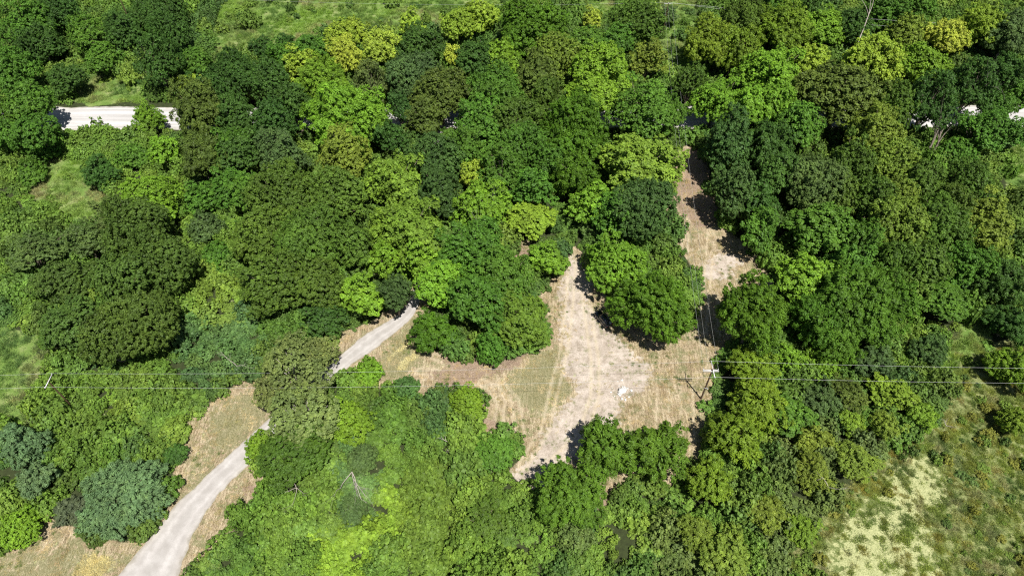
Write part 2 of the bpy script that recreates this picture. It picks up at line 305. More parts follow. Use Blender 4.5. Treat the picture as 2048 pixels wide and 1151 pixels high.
    (64.2, 80.2, 4.6, 5, 'S', 'b', 'leafy green', 'below the broad deep green tree'),
    (57.2, 80.8, 3.4, 5, 'S', 'b', 'leafy green', 'below the dense upright tree right of the clearing'),
    (106.8, 98.9, 5.1, 10.3, 'A', 'd', 'dark', 'on the right edge above the black shade'),
]
TONE = {'m': (0.0721, 0.1728, 0.016), 'b': (0.1305, 0.261, 0.0144), 'b2': (0.1395, 0.243, 0.0216), 'b3': (0.0978, 0.1742, 0.0153), 'b4': (0.14, 0.265, 0.014), 'd': (0.0471, 0.114, 0.0168), 'd2': (0.0493, 0.0918, 0.0221), 'd3': (0.0641, 0.124, 0.0197), 'o': (0.0744, 0.1428, 0.0155), 'o2': (0.1426, 0.2322, 0.014), 'o3': (0.0722, 0.1702, 0.0112), 'o4': (0.0654, 0.1203, 0.0171), 'n': (0.0833, 0.1307, 0.0196), 'y': (0.29, 0.38, 0.035), 'y2': (0.1417, 0.2138, 0.022), 'l': (0.2, 0.31, 0.022), 'g': (0.098, 0.1547, 0.0357), 'g2': (0.0504, 0.1095, 0.0234), 'g3': (0.15, 0.205, 0.055), 'u': (0.0782, 0.1403, 0.0374), 'u2': (0.048, 0.1104, 0.0224), 'u3': (0.075, 0.155, 0.034), 'u4': (0.12, 0.205, 0.082), 'u5': (0.09, 0.13, 0.065), 's': (0.0735, 0.1671, 0.0085), 's2': (0.132, 0.23, 0.012), 's3': (0.0704, 0.1395, 0.0136), 's5': (0.0799, 0.1658, 0.011), 'w': (0.165, 0.24, 0.026), 'w2': (0.16, 0.27, 0.02)}
ZONES = {
    'mown': [[(12.4, 112.8), (15.2, 115.3), (20.5, 106.4), (21.5, 98.2), (30.3, 92.5), (40.7, 92.5), (43.3, 104.1), (37.8, 122.1), (43.4, 151.3), (51.1, 154.6), (51.7, 123.9), (56.9, 113.6), (60.5, 104.1), (52.2, 92.5), (43.6, 81.9), (40.2, 72.3), (36.2, 61.3), (31.7, 53.8), (28.8, 52.9), (24.6, 55.8), (17.9, 51.9), (15.4, 50.5), (8.9, 57.2), (5.1, 51.4), (-0.8, 56.8), (2.5, 60.8), (-0.4, 65.3), (-6.2, 64.5), (-9.9, 60.8), (-5.3, 67.8), (-5.0, 74.6), (-14.7, 75.8), (-17.5, 72.9), (-22.8, 75.8), (-27.8, 75.2), (-34.7, 80.1), (-37.9, 74.6), (-41.8, 68.9), (-45.0, 65.6), (-49.2, 58.8), (-44.9, 56.3), (-45.5, 51.0), (-49.3, 45.8), (-52.6, 41.2), (-54.6, 37.1), (-55.1, 30.5), (-85.8, 30.5), (-90.9, 40.8), (-85.4, 43.8), (-82.2, 50.5), (-76.8, 46.0), (-68.1, 43.8), (-63.3, 45.1), (-61.2, 52.4), (-64.5, 61.3), (-63.8, 67.2), (-58.8, 73.4), (-54.0, 78.2), (-44.0, 80.1), (-38.6, 84.5), (-39.2, 88.4), (-30.0, 92.5), (-23.8, 101.8), (-22.6, 107.2), (-19.4, 110.4), (-17.4, 99.6), (-19.1, 92.5), (-17.4, 84.5), (-7.7, 81.9), (-0.4, 80.7), (7.1, 87.1), (5.2, 99.6), (8.7, 104.1)], [(-2.9, 116.9), (4.4, 116.9), (6.0, 110.4), (1.9, 109.6)], [(15.8, 55.3), (19.4, 54.8), (17.6, 49.6), (15.4, 50.5)]],
    'dirt': [[(13.3, 113.6), (16.3, 113.6), (18.1, 98.2), (20.8, 91.1), (25.0, 84.5), (27.9, 80.7), (26.7, 72.9), (21.6, 72.3), (17.2, 66.7), (10.9, 59.3), (5.1, 51.4), (-0.8, 56.8), (3.4, 61.3), (9.4, 67.8), (11.6, 72.3), (11.6, 81.9), (11.8, 95.3)], [(43.3, 104.1), (49.7, 113.6), (53.5, 108.8), (47.6, 102.6)]],
    'green': [[(-91.7, 42.5), (-76.1, 44.2), (-63.6, 43.3), (-61.2, 55.3), (-60.9, 66.7), (-51.9, 78.2), (-47.7, 68.9), (-55.3, 57.2), (-60.4, 49.6), (-66.6, 37.5), (-87.7, 34.3)], [(-28.0, 84.5), (-21.0, 95.3), (-18.4, 84.5), (-22.9, 77.0), (-27.3, 78.8)], [(0.6, 79.4), (11.2, 84.5), (10.6, 72.3), (3.5, 65.6), (1.1, 72.3)], [(37.2, 72.3), (41.3, 75.8), (38.1, 61.3), (35.3, 61.3)], [(-58.5, 72.3), (-51.6, 77.0), (-49.0, 70.0), (-53.1, 66.7)], [(-77.6, 43.8), (-66.7, 42.5), (-69.4, 38.2), (-81.2, 38.2)], [(17.4, 96.7), (19.3, 92.5), (15.5, 84.5), (13.7, 91.1)], [(-49.7, 57.2), (-52.6, 50.5), (-54.1, 43.3), (-54.9, 37.5), (-52.9, 42.5), (-47.6, 52.4)]],
    'litter': [[(42.8, 152.4), (52.2, 154.6), (53.0, 123.9), (50.2, 122.1), (43.8, 121.2), (41.0, 131.2)], [(-14.2, 84.5), (-6.6, 80.1), (6.0, 85.8), (8.3, 90.4), (2.7, 80.7), (-6.6, 77.0), (-15.0, 80.1)], [(-18.8, 76.4), (-6.6, 78.8), (-6.4, 72.3), (-14.4, 71.7)], [(15.8, 55.3), (19.9, 54.8), (17.5, 49.1), (15.4, 50.5)], [(-11.9, 63.4), (1.6, 66.7), (-6.1, 60.8), (-10.2, 58.3)], [(-49.7, 57.2), (-44.7, 51.4), (-47.8, 49.6)], [(-2.9, 116.9), (4.4, 116.9), (6.0, 110.4), (1.9, 109.6)]],
    'meadow': [[(-103.6, 257.7), (-4.5, 257.7), (-2.4, 227.9), (-20.7, 214.6), (-63.5, 211.4), (-74.1, 199.2), (-93.3, 193.5), (-100.8, 214.6)], [(-129.4, 145.0), (-118.6, 151.3), (-95.7, 127.5), (-98.0, 118.6), (-112.4, 123.9), (-124.5, 131.2)], [(-116.7, 92.5), (-105.1, 91.1), (-94.6, 79.4), (-93.6, 65.6), (-103.3, 65.6)], [(51.4, 242.2), (66.3, 234.9), (58.7, 196.3), (51.4, 185.2), (43.3, 193.5)], [(18.0, 257.7), (38.5, 257.7), (35.0, 221.1), (21.4, 221.1)], [(-134.9, 187.9), (-113.3, 187.9), (-108.4, 173.5), (-130.5, 173.5)], [(138.8, 155.7), (149.9, 155.7), (135.6, 127.5), (126.0, 131.2)], [(113.4, 116.9), (114.7, 104.1), (99.1, 84.5), (85.6, 77.0), (86.5, 81.9), (100.5, 95.3)]],
    'marsh': [[(43.0, 29.7), (47.1, 42.5), (55.2, 49.6), (61.4, 55.3), (72.2, 62.4), (79.7, 64.5), (88.7, 74.6), (91.7, 81.9), (99.7, 85.8), (125.3, 85.8), (92.8, 26.8)]],
    'pale': [[(54.3, 29.7), (56.9, 40.8), (60.0, 47.7), (66.2, 50.5), (71.0, 56.3), (76.9, 60.8), (79.2, 58.8), (77.4, 51.4), (72.9, 46.8), (73.4, 42.5), (69.5, 29.7)], [(52.4, 39.9), (60.5, 49.6), (63.8, 48.7), (56.7, 37.5)]],
    'lime': [[(-20.1, 54.8), (-18.5, 47.7), (-19.7, 46.0), (-19.6, 42.5), (-24.2, 39.9), (-23.8, 34.3), (-31.6, 34.3), (-34.1, 43.3), (-30.4, 47.3), (-25.9, 46.1), (-23.7, 50.0), (-21.8, 52.9)]],
    'blue': [[(-33.2, 61.3), (-25.8, 63.4), (-24.5, 56.3), (-25.1, 46.8), (-28.5, 46.1), (-31.3, 48.2)], [(-71.4, 84.5), (-70.6, 92.5), (-58.9, 98.2), (-51.9, 87.1), (-52.2, 79.4), (-61.2, 74.6), (-69.0, 77.0)], [(-12.6, 74.6), (-16.4, 72.3), (-18.9, 66.7), (-13.9, 64.5), (-12.1, 66.7)]],
    'yellowish': [[(-81.1, 71.1), (-74.9, 73.4), (-72.6, 66.7), (-76.7, 64.5)], [(14.6, 46.0), (28.3, 49.6), (27.1, 41.6), (16.7, 39.9)], [(-136.5, 187.9), (-113.3, 187.9), (-108.4, 173.5), (-130.5, 173.5)], [(-75.3, 104.1), (-63.4, 107.2), (-58.6, 92.5), (-70.2, 91.1)], [(-66.4, 65.6), (-59.5, 72.3), (-63.8, 66.7), (-64.1, 61.3)]],
    'olive': [[(-20.7, 55.3), (-11.7, 59.3), (-8.5, 51.4), (-8.8, 38.3), (-16.8, 34.3), (-19.3, 42.5)]],
    'fresh': [[(-154.5, 162.6), (-98.0, 159.8), (-89.2, 140.9), (-105.7, 125.7), (-116.8, 116.9), (-129.6, 113.6)], [(-81.9, 125.7), (-67.3, 127.5), (-58.6, 92.5), (-71.7, 92.5)], [(-118.9, 92.5), (-105.7, 92.5), (-85.1, 78.8), (-61.9, 77.0), (-64.1, 61.3), (-103.0, 61.3)], [(-40.3, 61.3), (-1.3, 63.4), (6.0, 51.4), (3.8, 35.9), (-18.6, 35.9), (-45.2, 35.9)]],
    'wood': [[(-98.2, 160.3), (-65.1, 158.0), (-70.8, 214.6), (-20.0, 202.2), (22.5, 211.4), (48.0, 193.5), (76.1, 214.6), (162.9, 214.6), (140.8, 151.3), (114.0, 110.4), (83.1, 87.1), (61.0, 84.5), (60.2, 98.2), (47.4, 127.5), (48.9, 151.3), (37.6, 120.4), (18.0, 104.1), (-2.5, 81.9), (-18.0, 92.5), (-31.0, 91.1), (-58.2, 95.3), (-67.0, 131.2)], [(-106.4, 127.5), (-80.6, 125.7), (-69.1, 91.1), (-82.2, 79.4), (-101.1, 87.1), (-113.8, 110.4)]],
    'dull': [[(52.0, 65.6), (75.3, 65.6), (67.9, 55.3), (53.6, 44.2), (42.5, 34.3), (41.0, 42.5)], [(26.3, 47.7), (41.8, 46.0), (37.6, 34.3), (22.7, 34.3)]],
}
DRIVE = [((-67.48, 34.3), (-56.36, 34.3)), ((-66.29, 38.21), (-56.1, 38.21)), ((-63.1, 44.46), (-56.09, 43.76)), ((-60.41, 50.31), (-55.25, 48.02)), ((-57.38, 54.69), (-53.43, 52.38)), ((-54.81, 58.76), (-51.22, 55.76)), ((-51.98, 62.37), (-49.18, 58.76)), ((-46.12, 70.56), (-42.94, 67.2)), ((-40.46, 77.6), (-37.92, 74.84)), ((-36.19, 82.94), (-33.38, 81.05)), ((-31.72, 88.68), (-28.12, 85.78)), ((-24.8, 94.73), (-23.55, 91.12)), ((-22.83, 99.62), (-21.31, 95.29)), ((-21.61, 106.41), (-20.03, 104.11)), ((-21.08, 116.93), (-18.9, 116.93)), ((-21.25, 134.98), (-18.4, 134.98)), ((-22.88, 159.82), (-18.92, 159.82))]
TRACKS = [([(-19.0, 79.2), (-12.8, 78.8), (-6.6, 78.5), (-2.5, 76.4), (0.6, 72.3), (1.6, 65.6)], 0.75, 0.3), ([(-16.2, 82.9), (-8.7, 80.1), (-4.0, 77.0), (-2.1, 72.3), (-3.1, 64.5), (-7.0, 61.3)], 0.75, 0.3), ([(-19.9, 77.0), (-12.8, 78.0), (-5.0, 75.2), (-1.4, 68.9), (-2.3, 63.4)], 0.0, 0.35), ([(14.3, 111.2), (13.0, 98.2), (11.0, 84.5), (8.5, 74.6), (6.4, 65.6), (2.0, 58.3)], 0.8, 0.3), ([(16.4, 107.2), (16.9, 92.5), (17.4, 81.9), (16.7, 73.4), (13.6, 64.5), (6.6, 57.7)], 0.8, 0.35), ([(49.9, 123.9), (46.5, 110.4), (43.4, 98.2), (41.3, 89.8)], 0.8, 0.3), ([(42.4, 118.6), (40.3, 110.4), (36.6, 98.2)], 0.7, 0.3), ([(29.7, 76.4), (27.5, 62.4)], 0, 0.2), ([(32.1, 76.4), (29.8, 62.4)], 0, 0.2), ([(34.5, 76.4), (32.3, 62.4)], 0, 0.2), ([(36.8, 75.8), (35.0, 63.4)], 0, 0.2)]

rnd = random.Random(7)
# ------------------------------------------------------------------ helpers
def tag(o, label=None, cat=None, group=None, kind=None):
    if label: o['label'] = label
    if cat: o['category'] = cat
    if group: o['group'] = group
    if kind: o['kind'] = kind
    return o

def link(name, mesh, parent=None, loc=None):
    o = bpy.data.objects.new(name, mesh)
    COL.objects.link(o)
    if parent is not None: o.parent = parent
    if loc is not None: o.location = loc
    return o

def mesh_np(name, V, Fc, mats, attrs=None, smooth=False):
    """V (n,3); Fc list of arrays (m,k)"""
    me = bpy.data.meshes.new(name)
    Fc = [f for f in Fc if len(f)]
    me.vertices.add(len(V)); me.vertices.foreach_set("co", np.asarray(V, np.float32).ravel())
    loops = np.concatenate([f.ravel() for f in Fc]).astype(np.int32)
    tot = np.concatenate([np.full(len(f), f.shape[1], np.int32) for f in Fc])
    start = np.concatenate([[0], np.cumsum(tot)[:-1]]).astype(np.int32)
    me.loops.add(len(loops)); me.loops.foreach_set("vertex_index", loops)
    me.polygons.add(len(tot)); me.polygons.foreach_set("loop_start", start); me.polygons.foreach_set("loop_total", tot)
    if smooth: me.polygons.foreach_set("use_smooth", np.ones(len(tot), bool))
    for m in mats: me.materials.append(m)
    for (an, dom, typ, data) in (attrs or []):
        a = me.attributes.new(an, typ, dom)
        a.data.foreach_set("value" if typ == 'FLOAT' else ("color" if typ == 'FLOAT_COLOR' else "vector"), np.asarray(data, np.float32).ravel())
    me.update(); me.validate()
    return me

def unit(a):
    return a / np.maximum(np.linalg.norm(a, axis=-1, keepdims=True), 1e-9)

def pip(px, py, poly):
    ins = np.zeros(px.shape, bool)
    n = len(poly)
    for i in range(n):
        x1, y1 = poly[i]; x2, y2 = poly[(i + 1) % n]
        c = ((y1 > py) != (y2 > py))
        if y1 != y2:
            ins ^= c & (px < (x2 - x1) * (py - y1) / (y2 - y1) + x1)
    return ins

def inzone(px, py, key):
    m = np.zeros(px.shape, bool)
    for P in ZONES[key]: m |= pip(px, py, P)
    return m

def vnoise(x, y, scale, seed):
    r = np.random.RandomState(seed); G = r.rand(256, 256)
    X = x / scale + 100; Y = y / scale + 100
    i = np.floor(X).astype(int); j = np.floor(Y).astype(int)
    fx = X - i; fy = Y - j; fx = fx * fx * (3 - 2 * fx); fy = fy * fy * (3 - 2 * fy)
    a = G[i % 256, j % 256]; b = G[(i + 1) % 256, j % 256]; c = G[i % 256, (j + 1) % 256]; d = G[(i + 1) % 256, (j + 1) % 256]
    return (a * (1 - fx) + b * fx) * (1 - fy) + (c * (1 - fx) + d * fx) * fy

def node(nt, t, **kw):
    n = nt.nodes.new(t)
    for k, v in kw.items(): setattr(n, k, v)
    return n

def math_node(nt, op, a, b=None, clamp=False):
    n = node(nt, "ShaderNodeMath", operation=op, use_clamp=clamp)
    for i, v in enumerate((a, b)):
        if v is None: continue
        if isinstance(v, (int, float)): n.inputs[i].default_value = v
        else: nt.links.new(v, n.inputs[i])
    return n.outputs[0]

def mixc(nt, fac, a, b, blend='MIX'):
    n = node(nt, "ShaderNodeMix", data_type='RGBA', blend_type=blend)
    if isinstance(fac, (int, float)): n.inputs[0].default_value = fac
    else: nt.links.new(fac, n.inputs[0])
    for i, v in ((6, a), (7, b)):
        if isinstance(v, tuple): n.inputs[i].default_value = (*v[:3], 1)
        else: nt.links.new(v, n.inputs[i])
    return n.outputs[2]

def noise_tex(nt, scale, vec=None, detail=3.0, rough=0.6):
    n = node(nt, "ShaderNodeTexNoise")
    n.inputs['Scale'].default_value = scale
    n.inputs['Detail'].default_value = detail
    n.inputs['Roughness'].default_value = rough
    if vec is not None: nt.links.new(vec, n.inputs['Vector'])
    return n.outputs[0]

def ramp(nt, fac, stops):
    n = node(nt, "ShaderNodeValToRGB")
    e = n.color_ramp.elements
    while len(e) < len(stops): e.new(0.5)
    for k, (p, c) in enumerate(stops):
        e[k].position = p; e[k].color = (*c, 1) if len(c) == 3 else c
    nt.links.new(fac, n.inputs[0])
    return n.outputs[0]

def new_mat(name):
    m = bpy.data.materials.new(name); m.use_nodes = True
    return m, m.node_tree, m.node_tree.nodes["Principled BSDF"]

def plain(name, col, rough=0.6, metal=0.0, vary=0.12, scale=3.0, spec=0.4):
    m, nt, b = new_mat(name)
    geo = node(nt, "ShaderNodeTexCoord")
    f = noise_tex(nt, scale, geo.outputs['Object'])
    c = mixc(nt, f, tuple(x * (1 - vary) for x in col), tuple(min(1, x * (1 + vary)) for x in col))
    nt.links.new(c, b.inputs['Base Color'])
    b.inputs['Roughness'].default_value = rough
    b.inputs['Metallic'].default_value = metal
    b.inputs['Specular IOR Level'].default_value = spec
    return m

def leaf_material(name, source):
    m, nt, b = new_mat(name)
    if source == 'OBJECT':
        oi = node(nt, "ShaderNodeObjectInfo"); base = oi.outputs['Color']
    else:
        at = node(nt, "ShaderNodeAttribute", attribute_type='INSTANCER', attribute_name='tone'); base = at.outputs['Color']
    tint = node(nt, "ShaderNodeAttribute", attribute_type='GEOMETRY', attribute_name='tint').outputs['Fac']
    geo = node(nt, "ShaderNodeNewGeometry")
    pn = noise_tex(nt, 0.16, geo.outputs['Position'], 2.0)
    v = math_node(nt, 'ADD', math_node(nt, 'MULTIPLY', tint, 1.0), 0.62)
    v = math_node(nt, 'MULTIPLY', v, math_node(nt, 'ADD', math_node(nt, 'MULTIPLY', pn, 0.8), 0.60))
    cc = node(nt, "ShaderNodeCombineColor")
    for i in range(3): nt.links.new(v, cc.inputs[i])
    c = mixc(nt, 1.0, base, cc.outputs[0], 'MULTIPLY')
    hn = noise_tex(nt, 0.45, geo.outputs['Position'], 3.0)
    c = mixc(nt, math_node(nt, 'MULTIPLY', math_node(nt, 'SUBTRACT', hn, .42), 2.2, True), c, mixc(nt, 1.0, c, (1.22, 1.10, .9), 'MULTIPLY'))
    bw = node(nt, "ShaderNodeRGBToBW"); nt.links.new(c, bw.inputs[0])
    gcc = node(nt, "ShaderNodeCombineColor")
    for i in range(3): nt.links.new(bw.outputs[0], gcc.inputs[i])
    c = mixc(nt, .04, c, gcc.outputs[0])
    warm = math_node(nt, 'MULTIPLY', math_node(nt, 'POWER', tint, 3.0), 0.35)
    c = mixc(nt, warm, c, mixc(nt, 1.0, c, (1.35, 1.18, 0.7), 'MULTIPLY'))
    nt.links.new(c, b.inputs['Base Color'])
    b.inputs['Roughness'].default_value = 0.55
    b.inputs['Specular IOR Level'].default_value = 0.22
    tr = node(nt, "ShaderNodeBsdfTranslucent")
    c2 = mixc(nt, 1.0, c, (1.15, 1.25, 0.5), 'MULTIPLY')
    nt.links.new(c2, tr.inputs[0])
    mx = node(nt, "ShaderNodeMixShader"); mx.inputs[0].default_value = 0.20
    nt.links.new(b.outputs[0], mx.inputs[1]); nt.links.new(tr.outputs[0], mx.inputs[2])
    nt.links.new(mx.outputs[0], nt.nodes["Material Output"].inputs[0])
    return m

M_LEAF = leaf_material("leaf", 'OBJECT')
M_SCRUB = leaf_material("scrub_leaf", 'INSTANCER')
def bark_material():
    m, nt, b = new_mat("bark")
    oi = node(nt, "ShaderNodeObjectInfo")
    tc = node(nt, "ShaderNodeTexCoord")
    f = noise_tex(nt, 4.0, tc.outputs['Object'], 4.0)
    c = mixc(nt, 1.0, oi.outputs['Color'], ramp(nt, f, [(0.3, (.55, .55, .55)), (0.7, (1.25, 1.2, 1.15))]), 'MULTIPLY')
    nt.links.new(c, b.inputs['Base Color']); b.inputs['Roughness'].default_value = 0.9
    return m
M_BARK = bark_material()

# ------------------------------------------------------------------ tubes
class Tubes:
    def __init__(self): self.V = []; self.F = []; self.n = 0
    def tube(self, pts, rad, k=6):
        pts = [Vector(p) for p in pts]
        base = self.n
        for i, p in enumerate(pts):
            t = (pts[min(i + 1, len(pts) - 1)] - pts[max(i - 1, 0)]).normalized()
            a = t.orthogonal().normalized() if abs(t.z) > 0.95 else t.cross(Vector((0, 0, 1))).normalized()
            b = t.cross(a)
            for j in range(k):
                an = 2 * math.pi * j / k
                q = p + (a * math.cos(an) + b * math.sin(an)) * rad[i]
                self.V.append(tuple(q))
        for i in range(len(pts) - 1):
            for j in range(k):
                self.F.append((base + i * k + j, base + i * k + (j + 1) % k, base + (i + 1) * k + (j + 1) % k, base + (i + 1) * k + j))
        self.n += len(pts) * k
    def box(self, c, s, rot=None):
        base = self.n; c = Vector(c)
        for x in (-.5, .5):
            for y in (-.5, .5):
                for z in (-.5, .5):
                    v = Vector((x * s[0], y * s[1], z * s[2]))
                    if rot is not None: v = rot @ v
                    self.V.append(tuple(c + v))
        for f in ((0, 1, 3, 2), (4, 6, 7, 5), (0, 4, 5, 1), (2, 3, 7, 6), (0, 2, 6, 4), (1, 5, 7, 3)):
            self.F.append(tuple(base + i for i in f))
        self.n += 8
    def mesh(self, name, mat, smooth=True):
        return mesh_np(name, np.array(self.V), [np.array(self.F)], [mat], smooth=smooth)

def branch(T, rng, p, d, length, r, depth, spread=0.6, up=0.15, k=5, gnarl=0.18):
    n = 5; pts = [p]; rad = [r]; q = Vector(p); dd = Vector(d).normalized()
    for i in range(n):
        dd = (dd + Vector((rng.gauss(0, gnarl), rng.gauss(0, gnarl), rng.gauss(0, gnarl) + up * 0.3))).normalized()
        q = q + dd * (length / n); pts.append(q.copy()); rad.append(r * (1 - 0.75 * (i + 1) / n))
    T.tube(pts, rad, k)
    if depth > 0:
        for c in range(rng.randint(2, 4)):
            i = rng.randint(2, n); ax = Vector((rng.gauss(0, 1), rng.gauss(0, 1), rng.gauss(0, 1))).normalized()
            nd = (dd + ax * spread).normalized()
            branch(T, rng, pts[i], nd, length * rng.uniform(.45, .7), rad[i] * 0.75, depth - 1, spread, up, max(3, k - 1), gnarl)

# ------------------------------------------------------------------ crowns
FORM = {  # lobe radius, clump radius, leaf length, leaf width, lobe depth, elongation, density, gap, crown base, droop
    'M': dict(pack=.50, rl=1.75, c=0.5, ll=0.38, lw=0.3, el=1.0, dens=1.25, gap=.04, zb=.16, spread=.95),
    'O': dict(pack=.50, rl=1.95, c=0.42, ll=0.33, lw=0.25, el=1.0, dens=1.2, gap=.05, zb=.16, spread=1.0),
    'A': dict(pack=.50, rl=1.7, c=0.52, ll=0.48, lw=0.19, el=1.6, dens=1.45, gap=.06, zb=.18, spread=.95),
    'L': dict(pack=.50, rl=1.45, c=0.42, ll=0.36, lw=0.26, el=1.0, dens=1.0, gap=.42, zb=.18, spread=.85),
    'S': dict(pack=.50, rl=1.15, c=0.36, ll=0.31, lw=0.23, el=1.0, dens=1.25, gap=.03, zb=.0, spread=1.0),
    'C': dict(pack=.50, rl=1.1, c=0.36, ll=0.44, lw=0.14, el=1.7, dens=1.5, gap=.04, zb=.0, spread=1.0),
    'W': dict(pack=.50, rl=1.25, c=0.38, ll=0.36, lw=0.14, el=1.3, dens=1.35, gap=.10, zb=.06, spread=.95),
    'U': dict(pack=.42, rl=0.80, c=0.40, ll=.36, lw=.27, el=1.0, dens=1.15, gap=.0, zb=.0, spread=1.0),
}
def fib(n, rs):
    i = np.arange(n) + .5
    z = 1 - 2 * i / n; ph = i * 2.39996 + rs.rand() * 6.28
    r = np.sqrt(1 - z * z)
    return unit(np.stack([r * np.cos(ph), r * np.sin(ph), z], 1) + rs.randn(n, 3) * 0.16)

def crown_data(form, R, H, seed):
    P = FORM[form]; rs = np.random.RandomState(seed)
    zb = H * P['zb']; rz = (H - zb) / 2; zc = zb + rz
    env = np.array([R, R, rz])
    rl = P['rl'] * (0.75 + 0.25 * R / 6)
    subs = [(0, 0, R * (1.0 if R < 3.0 else .62), H)]
    if R >= 3.0:
        ns = rs.randint(3, 6); a0 = rs.rand() * 6.28
        for q in range(ns):
            a = a0 + q * 6.283 / ns + rs.randn() * .25; ds = R * rs.uniform(.38, .56); rr = min(R * rs.uniform(.42, .60), R * 1.04 - ds)
            subs.append((math.cos(a) * ds, math.sin(a) * ds, rr, H * rs.uniform(.64, 1.0)))
    L, lr = [], []
    for (sx, sy, sr, st) in subs:
        srz = (st - zb) / 2
        n = max(5, int(P['spread'] * 4 * (sr * sr * srz) ** (2 / 3.) * .88 / (rl * rl)))
        d = fib(int(n * 1.25), rs); d = d[d[:, 2] > -0.5]; d = d[rs.rand(len(d)) > P['gap']]
        r_ = rl * rs.uniform(.60, 1.30, len(d)) * min(1, sr / rl * .6)
        f_ = (1 - r_ * .75 / sr) * rs.uniform(.80, 1.13, len(d))
        st_ = rs.rand(len(d)) < .16; r_ = np.where(st_, r_ * .55, r_); f_ = np.where(st_, rs.uniform(.98, 1.16, len(d)), f_)
        sh = np.where(d[:, 2] < 0, 1 - 0.25 * (-d[:, 2]), 1.0)
        q_ = d * np.array([sr, sr, srz]) * f_[:, None]; q_[:, :2] *= sh[:, None]
        q_ += np.array([sx, sy, zb + srz]); L.append(q_); lr.append(r_)
    L = np.concatenate(L); lr = np.concatenate(lr)
    L = L + rs.randn(*L.shape) * .30 * min(1, R / 5)
    # lobes buried inside other domes are dropped
    keepL = np.ones(len(L), bool)
    for (sx, sy, sr, st) in subs:
        srz = (st - zb) / 2; e = (L - np.array([sx, sy, zb + srz])) / np.array([sr, sr, srz])
        keepL &= np.linalg.norm(e, axis=1) > .42
    L = L[keepL]; lr = lr[keepL]
    # clumps
    cc, cr, co, cl = [], [], [], []
    for i in range(len(L)):
        r = lr[i]; m = max(4, int(4 * r * r * P['pack'] / (P['c'] ** 2)))
        dd = fib(m, rs); r2 = r * rs.uniform(.62, 1.18, m)
        c = L[i] + dd * r2[:, None] * np.array([1, 1, .8])
        out = unit(unit(c - np.array([0, 0, zc - rz * .3])) * .8 + dd * .6 + np.array([0, 0, .2]))
        ok = (out[:, 2] > -0.55)
        for j in range(len(L)):
            if j != i: ok &= np.linalg.norm((c - L[j]) / np.array([1, 1, .8]), axis=1) > lr[j] * .66
        ok &= c[:, 2] > 0.1
        cc.append(c[ok]); co.append(out[ok]); cr.append(P['c'] * rs.uniform(.7, 1.3, ok.sum())); cl.append(np.full(ok.sum(), rs.rand()))
    cc = np.concatenate(cc); co = np.concatenate(co); cr = np.concatenate(cr); cl = np.concatenate(cl)
    nl = np.maximum(6, (P['dens'] * 2 * math.pi * cr ** 2 / (P['ll'] * P['lw'] * .5) * rs.uniform(.7, 1.2, len(cr)))).astype(int)
    idx = np.repeat(np.arange(len(cc)), nl); N = len(idx)
    o = co[idx]
    dd = unit(rs.randn(N, 3) + o * 1.0 + np.array([0, 0, .45]))
    rad = cr[idx] * (0.25 + .95 * rs.rand(N) ** .7)
    off = dd * rad[:, None]
    if P['el'] > 1.0:
        along = unit(o * [1, 1, .5] + np.array([0, 0, -.25]))
        off += along * ((rs.rand(N) - .4) * cr[idx] * (P['el'] - 1) * 1.4)[:, None]
    pos = cc[idx] + off
    nrm = unit(dd * .62 + np.array([0, 0, .34]) + o * .30 + rs.randn(N, 3) * .40)
    tg = rs.randn(N, 3)
    if P['el'] > 1.0: tg = tg * .5 + o * 1.2 + np.array([0, 0, -.35])
    tint = (rs.rand(len(cc)) * .35 + cl * .25)[idx] + rs.rand(N) * .40
    # inner fill keeps light from passing straight through
    nf = int(N * .05)
    q = unit(rs.randn(nf, 3)) * (rs.rand(nf, 1) ** (1 / 3.)) * env * .72 + np.array([0, 0, zc])
    if P['gap'] > .2: q = q[:nf // 3]
    pos = np.concatenate([pos, q]); nrm = np.concatenate([nrm, unit(rs.randn(len(q), 3) + [0, 0, .8])]); tg = np.concatenate([tg, rs.randn(len(q), 3)])
    tint = np.concatenate([tint, rs.rand(len(q)) * .5])
    s = rs.uniform(.7, 1.3, len(pos)) * np.where(np.arange(len(pos)) < N, 1, 1.5)
    ok = pos[:, 2] > .05
    return pos[ok], nrm[ok], tg[ok], tint[ok], s[ok], P, L, lr, zc

def leaves_mesh(name, pos, nrm, tg, tint, s, ll, lw, mat):
    t = unit(tg - nrm * np.sum(tg * nrm, 1, keepdims=True)); b = np.cross(nrm, t)
    a = (ll * .5 * s)[:, None]; w = (lw * .5 * s)[:, None]
    V = np.stack([pos - t * a, pos + b * w + t * a * .15, pos + t * a, pos - b * w + t * a * .15], 1).reshape(-1, 3)
    Fq = np.arange(len(pos) * 4).reshape(-1, 4)
    return mesh_np(name, V, [Fq], [mat], [("tint", 'FACE', 'FLOAT', tint)])

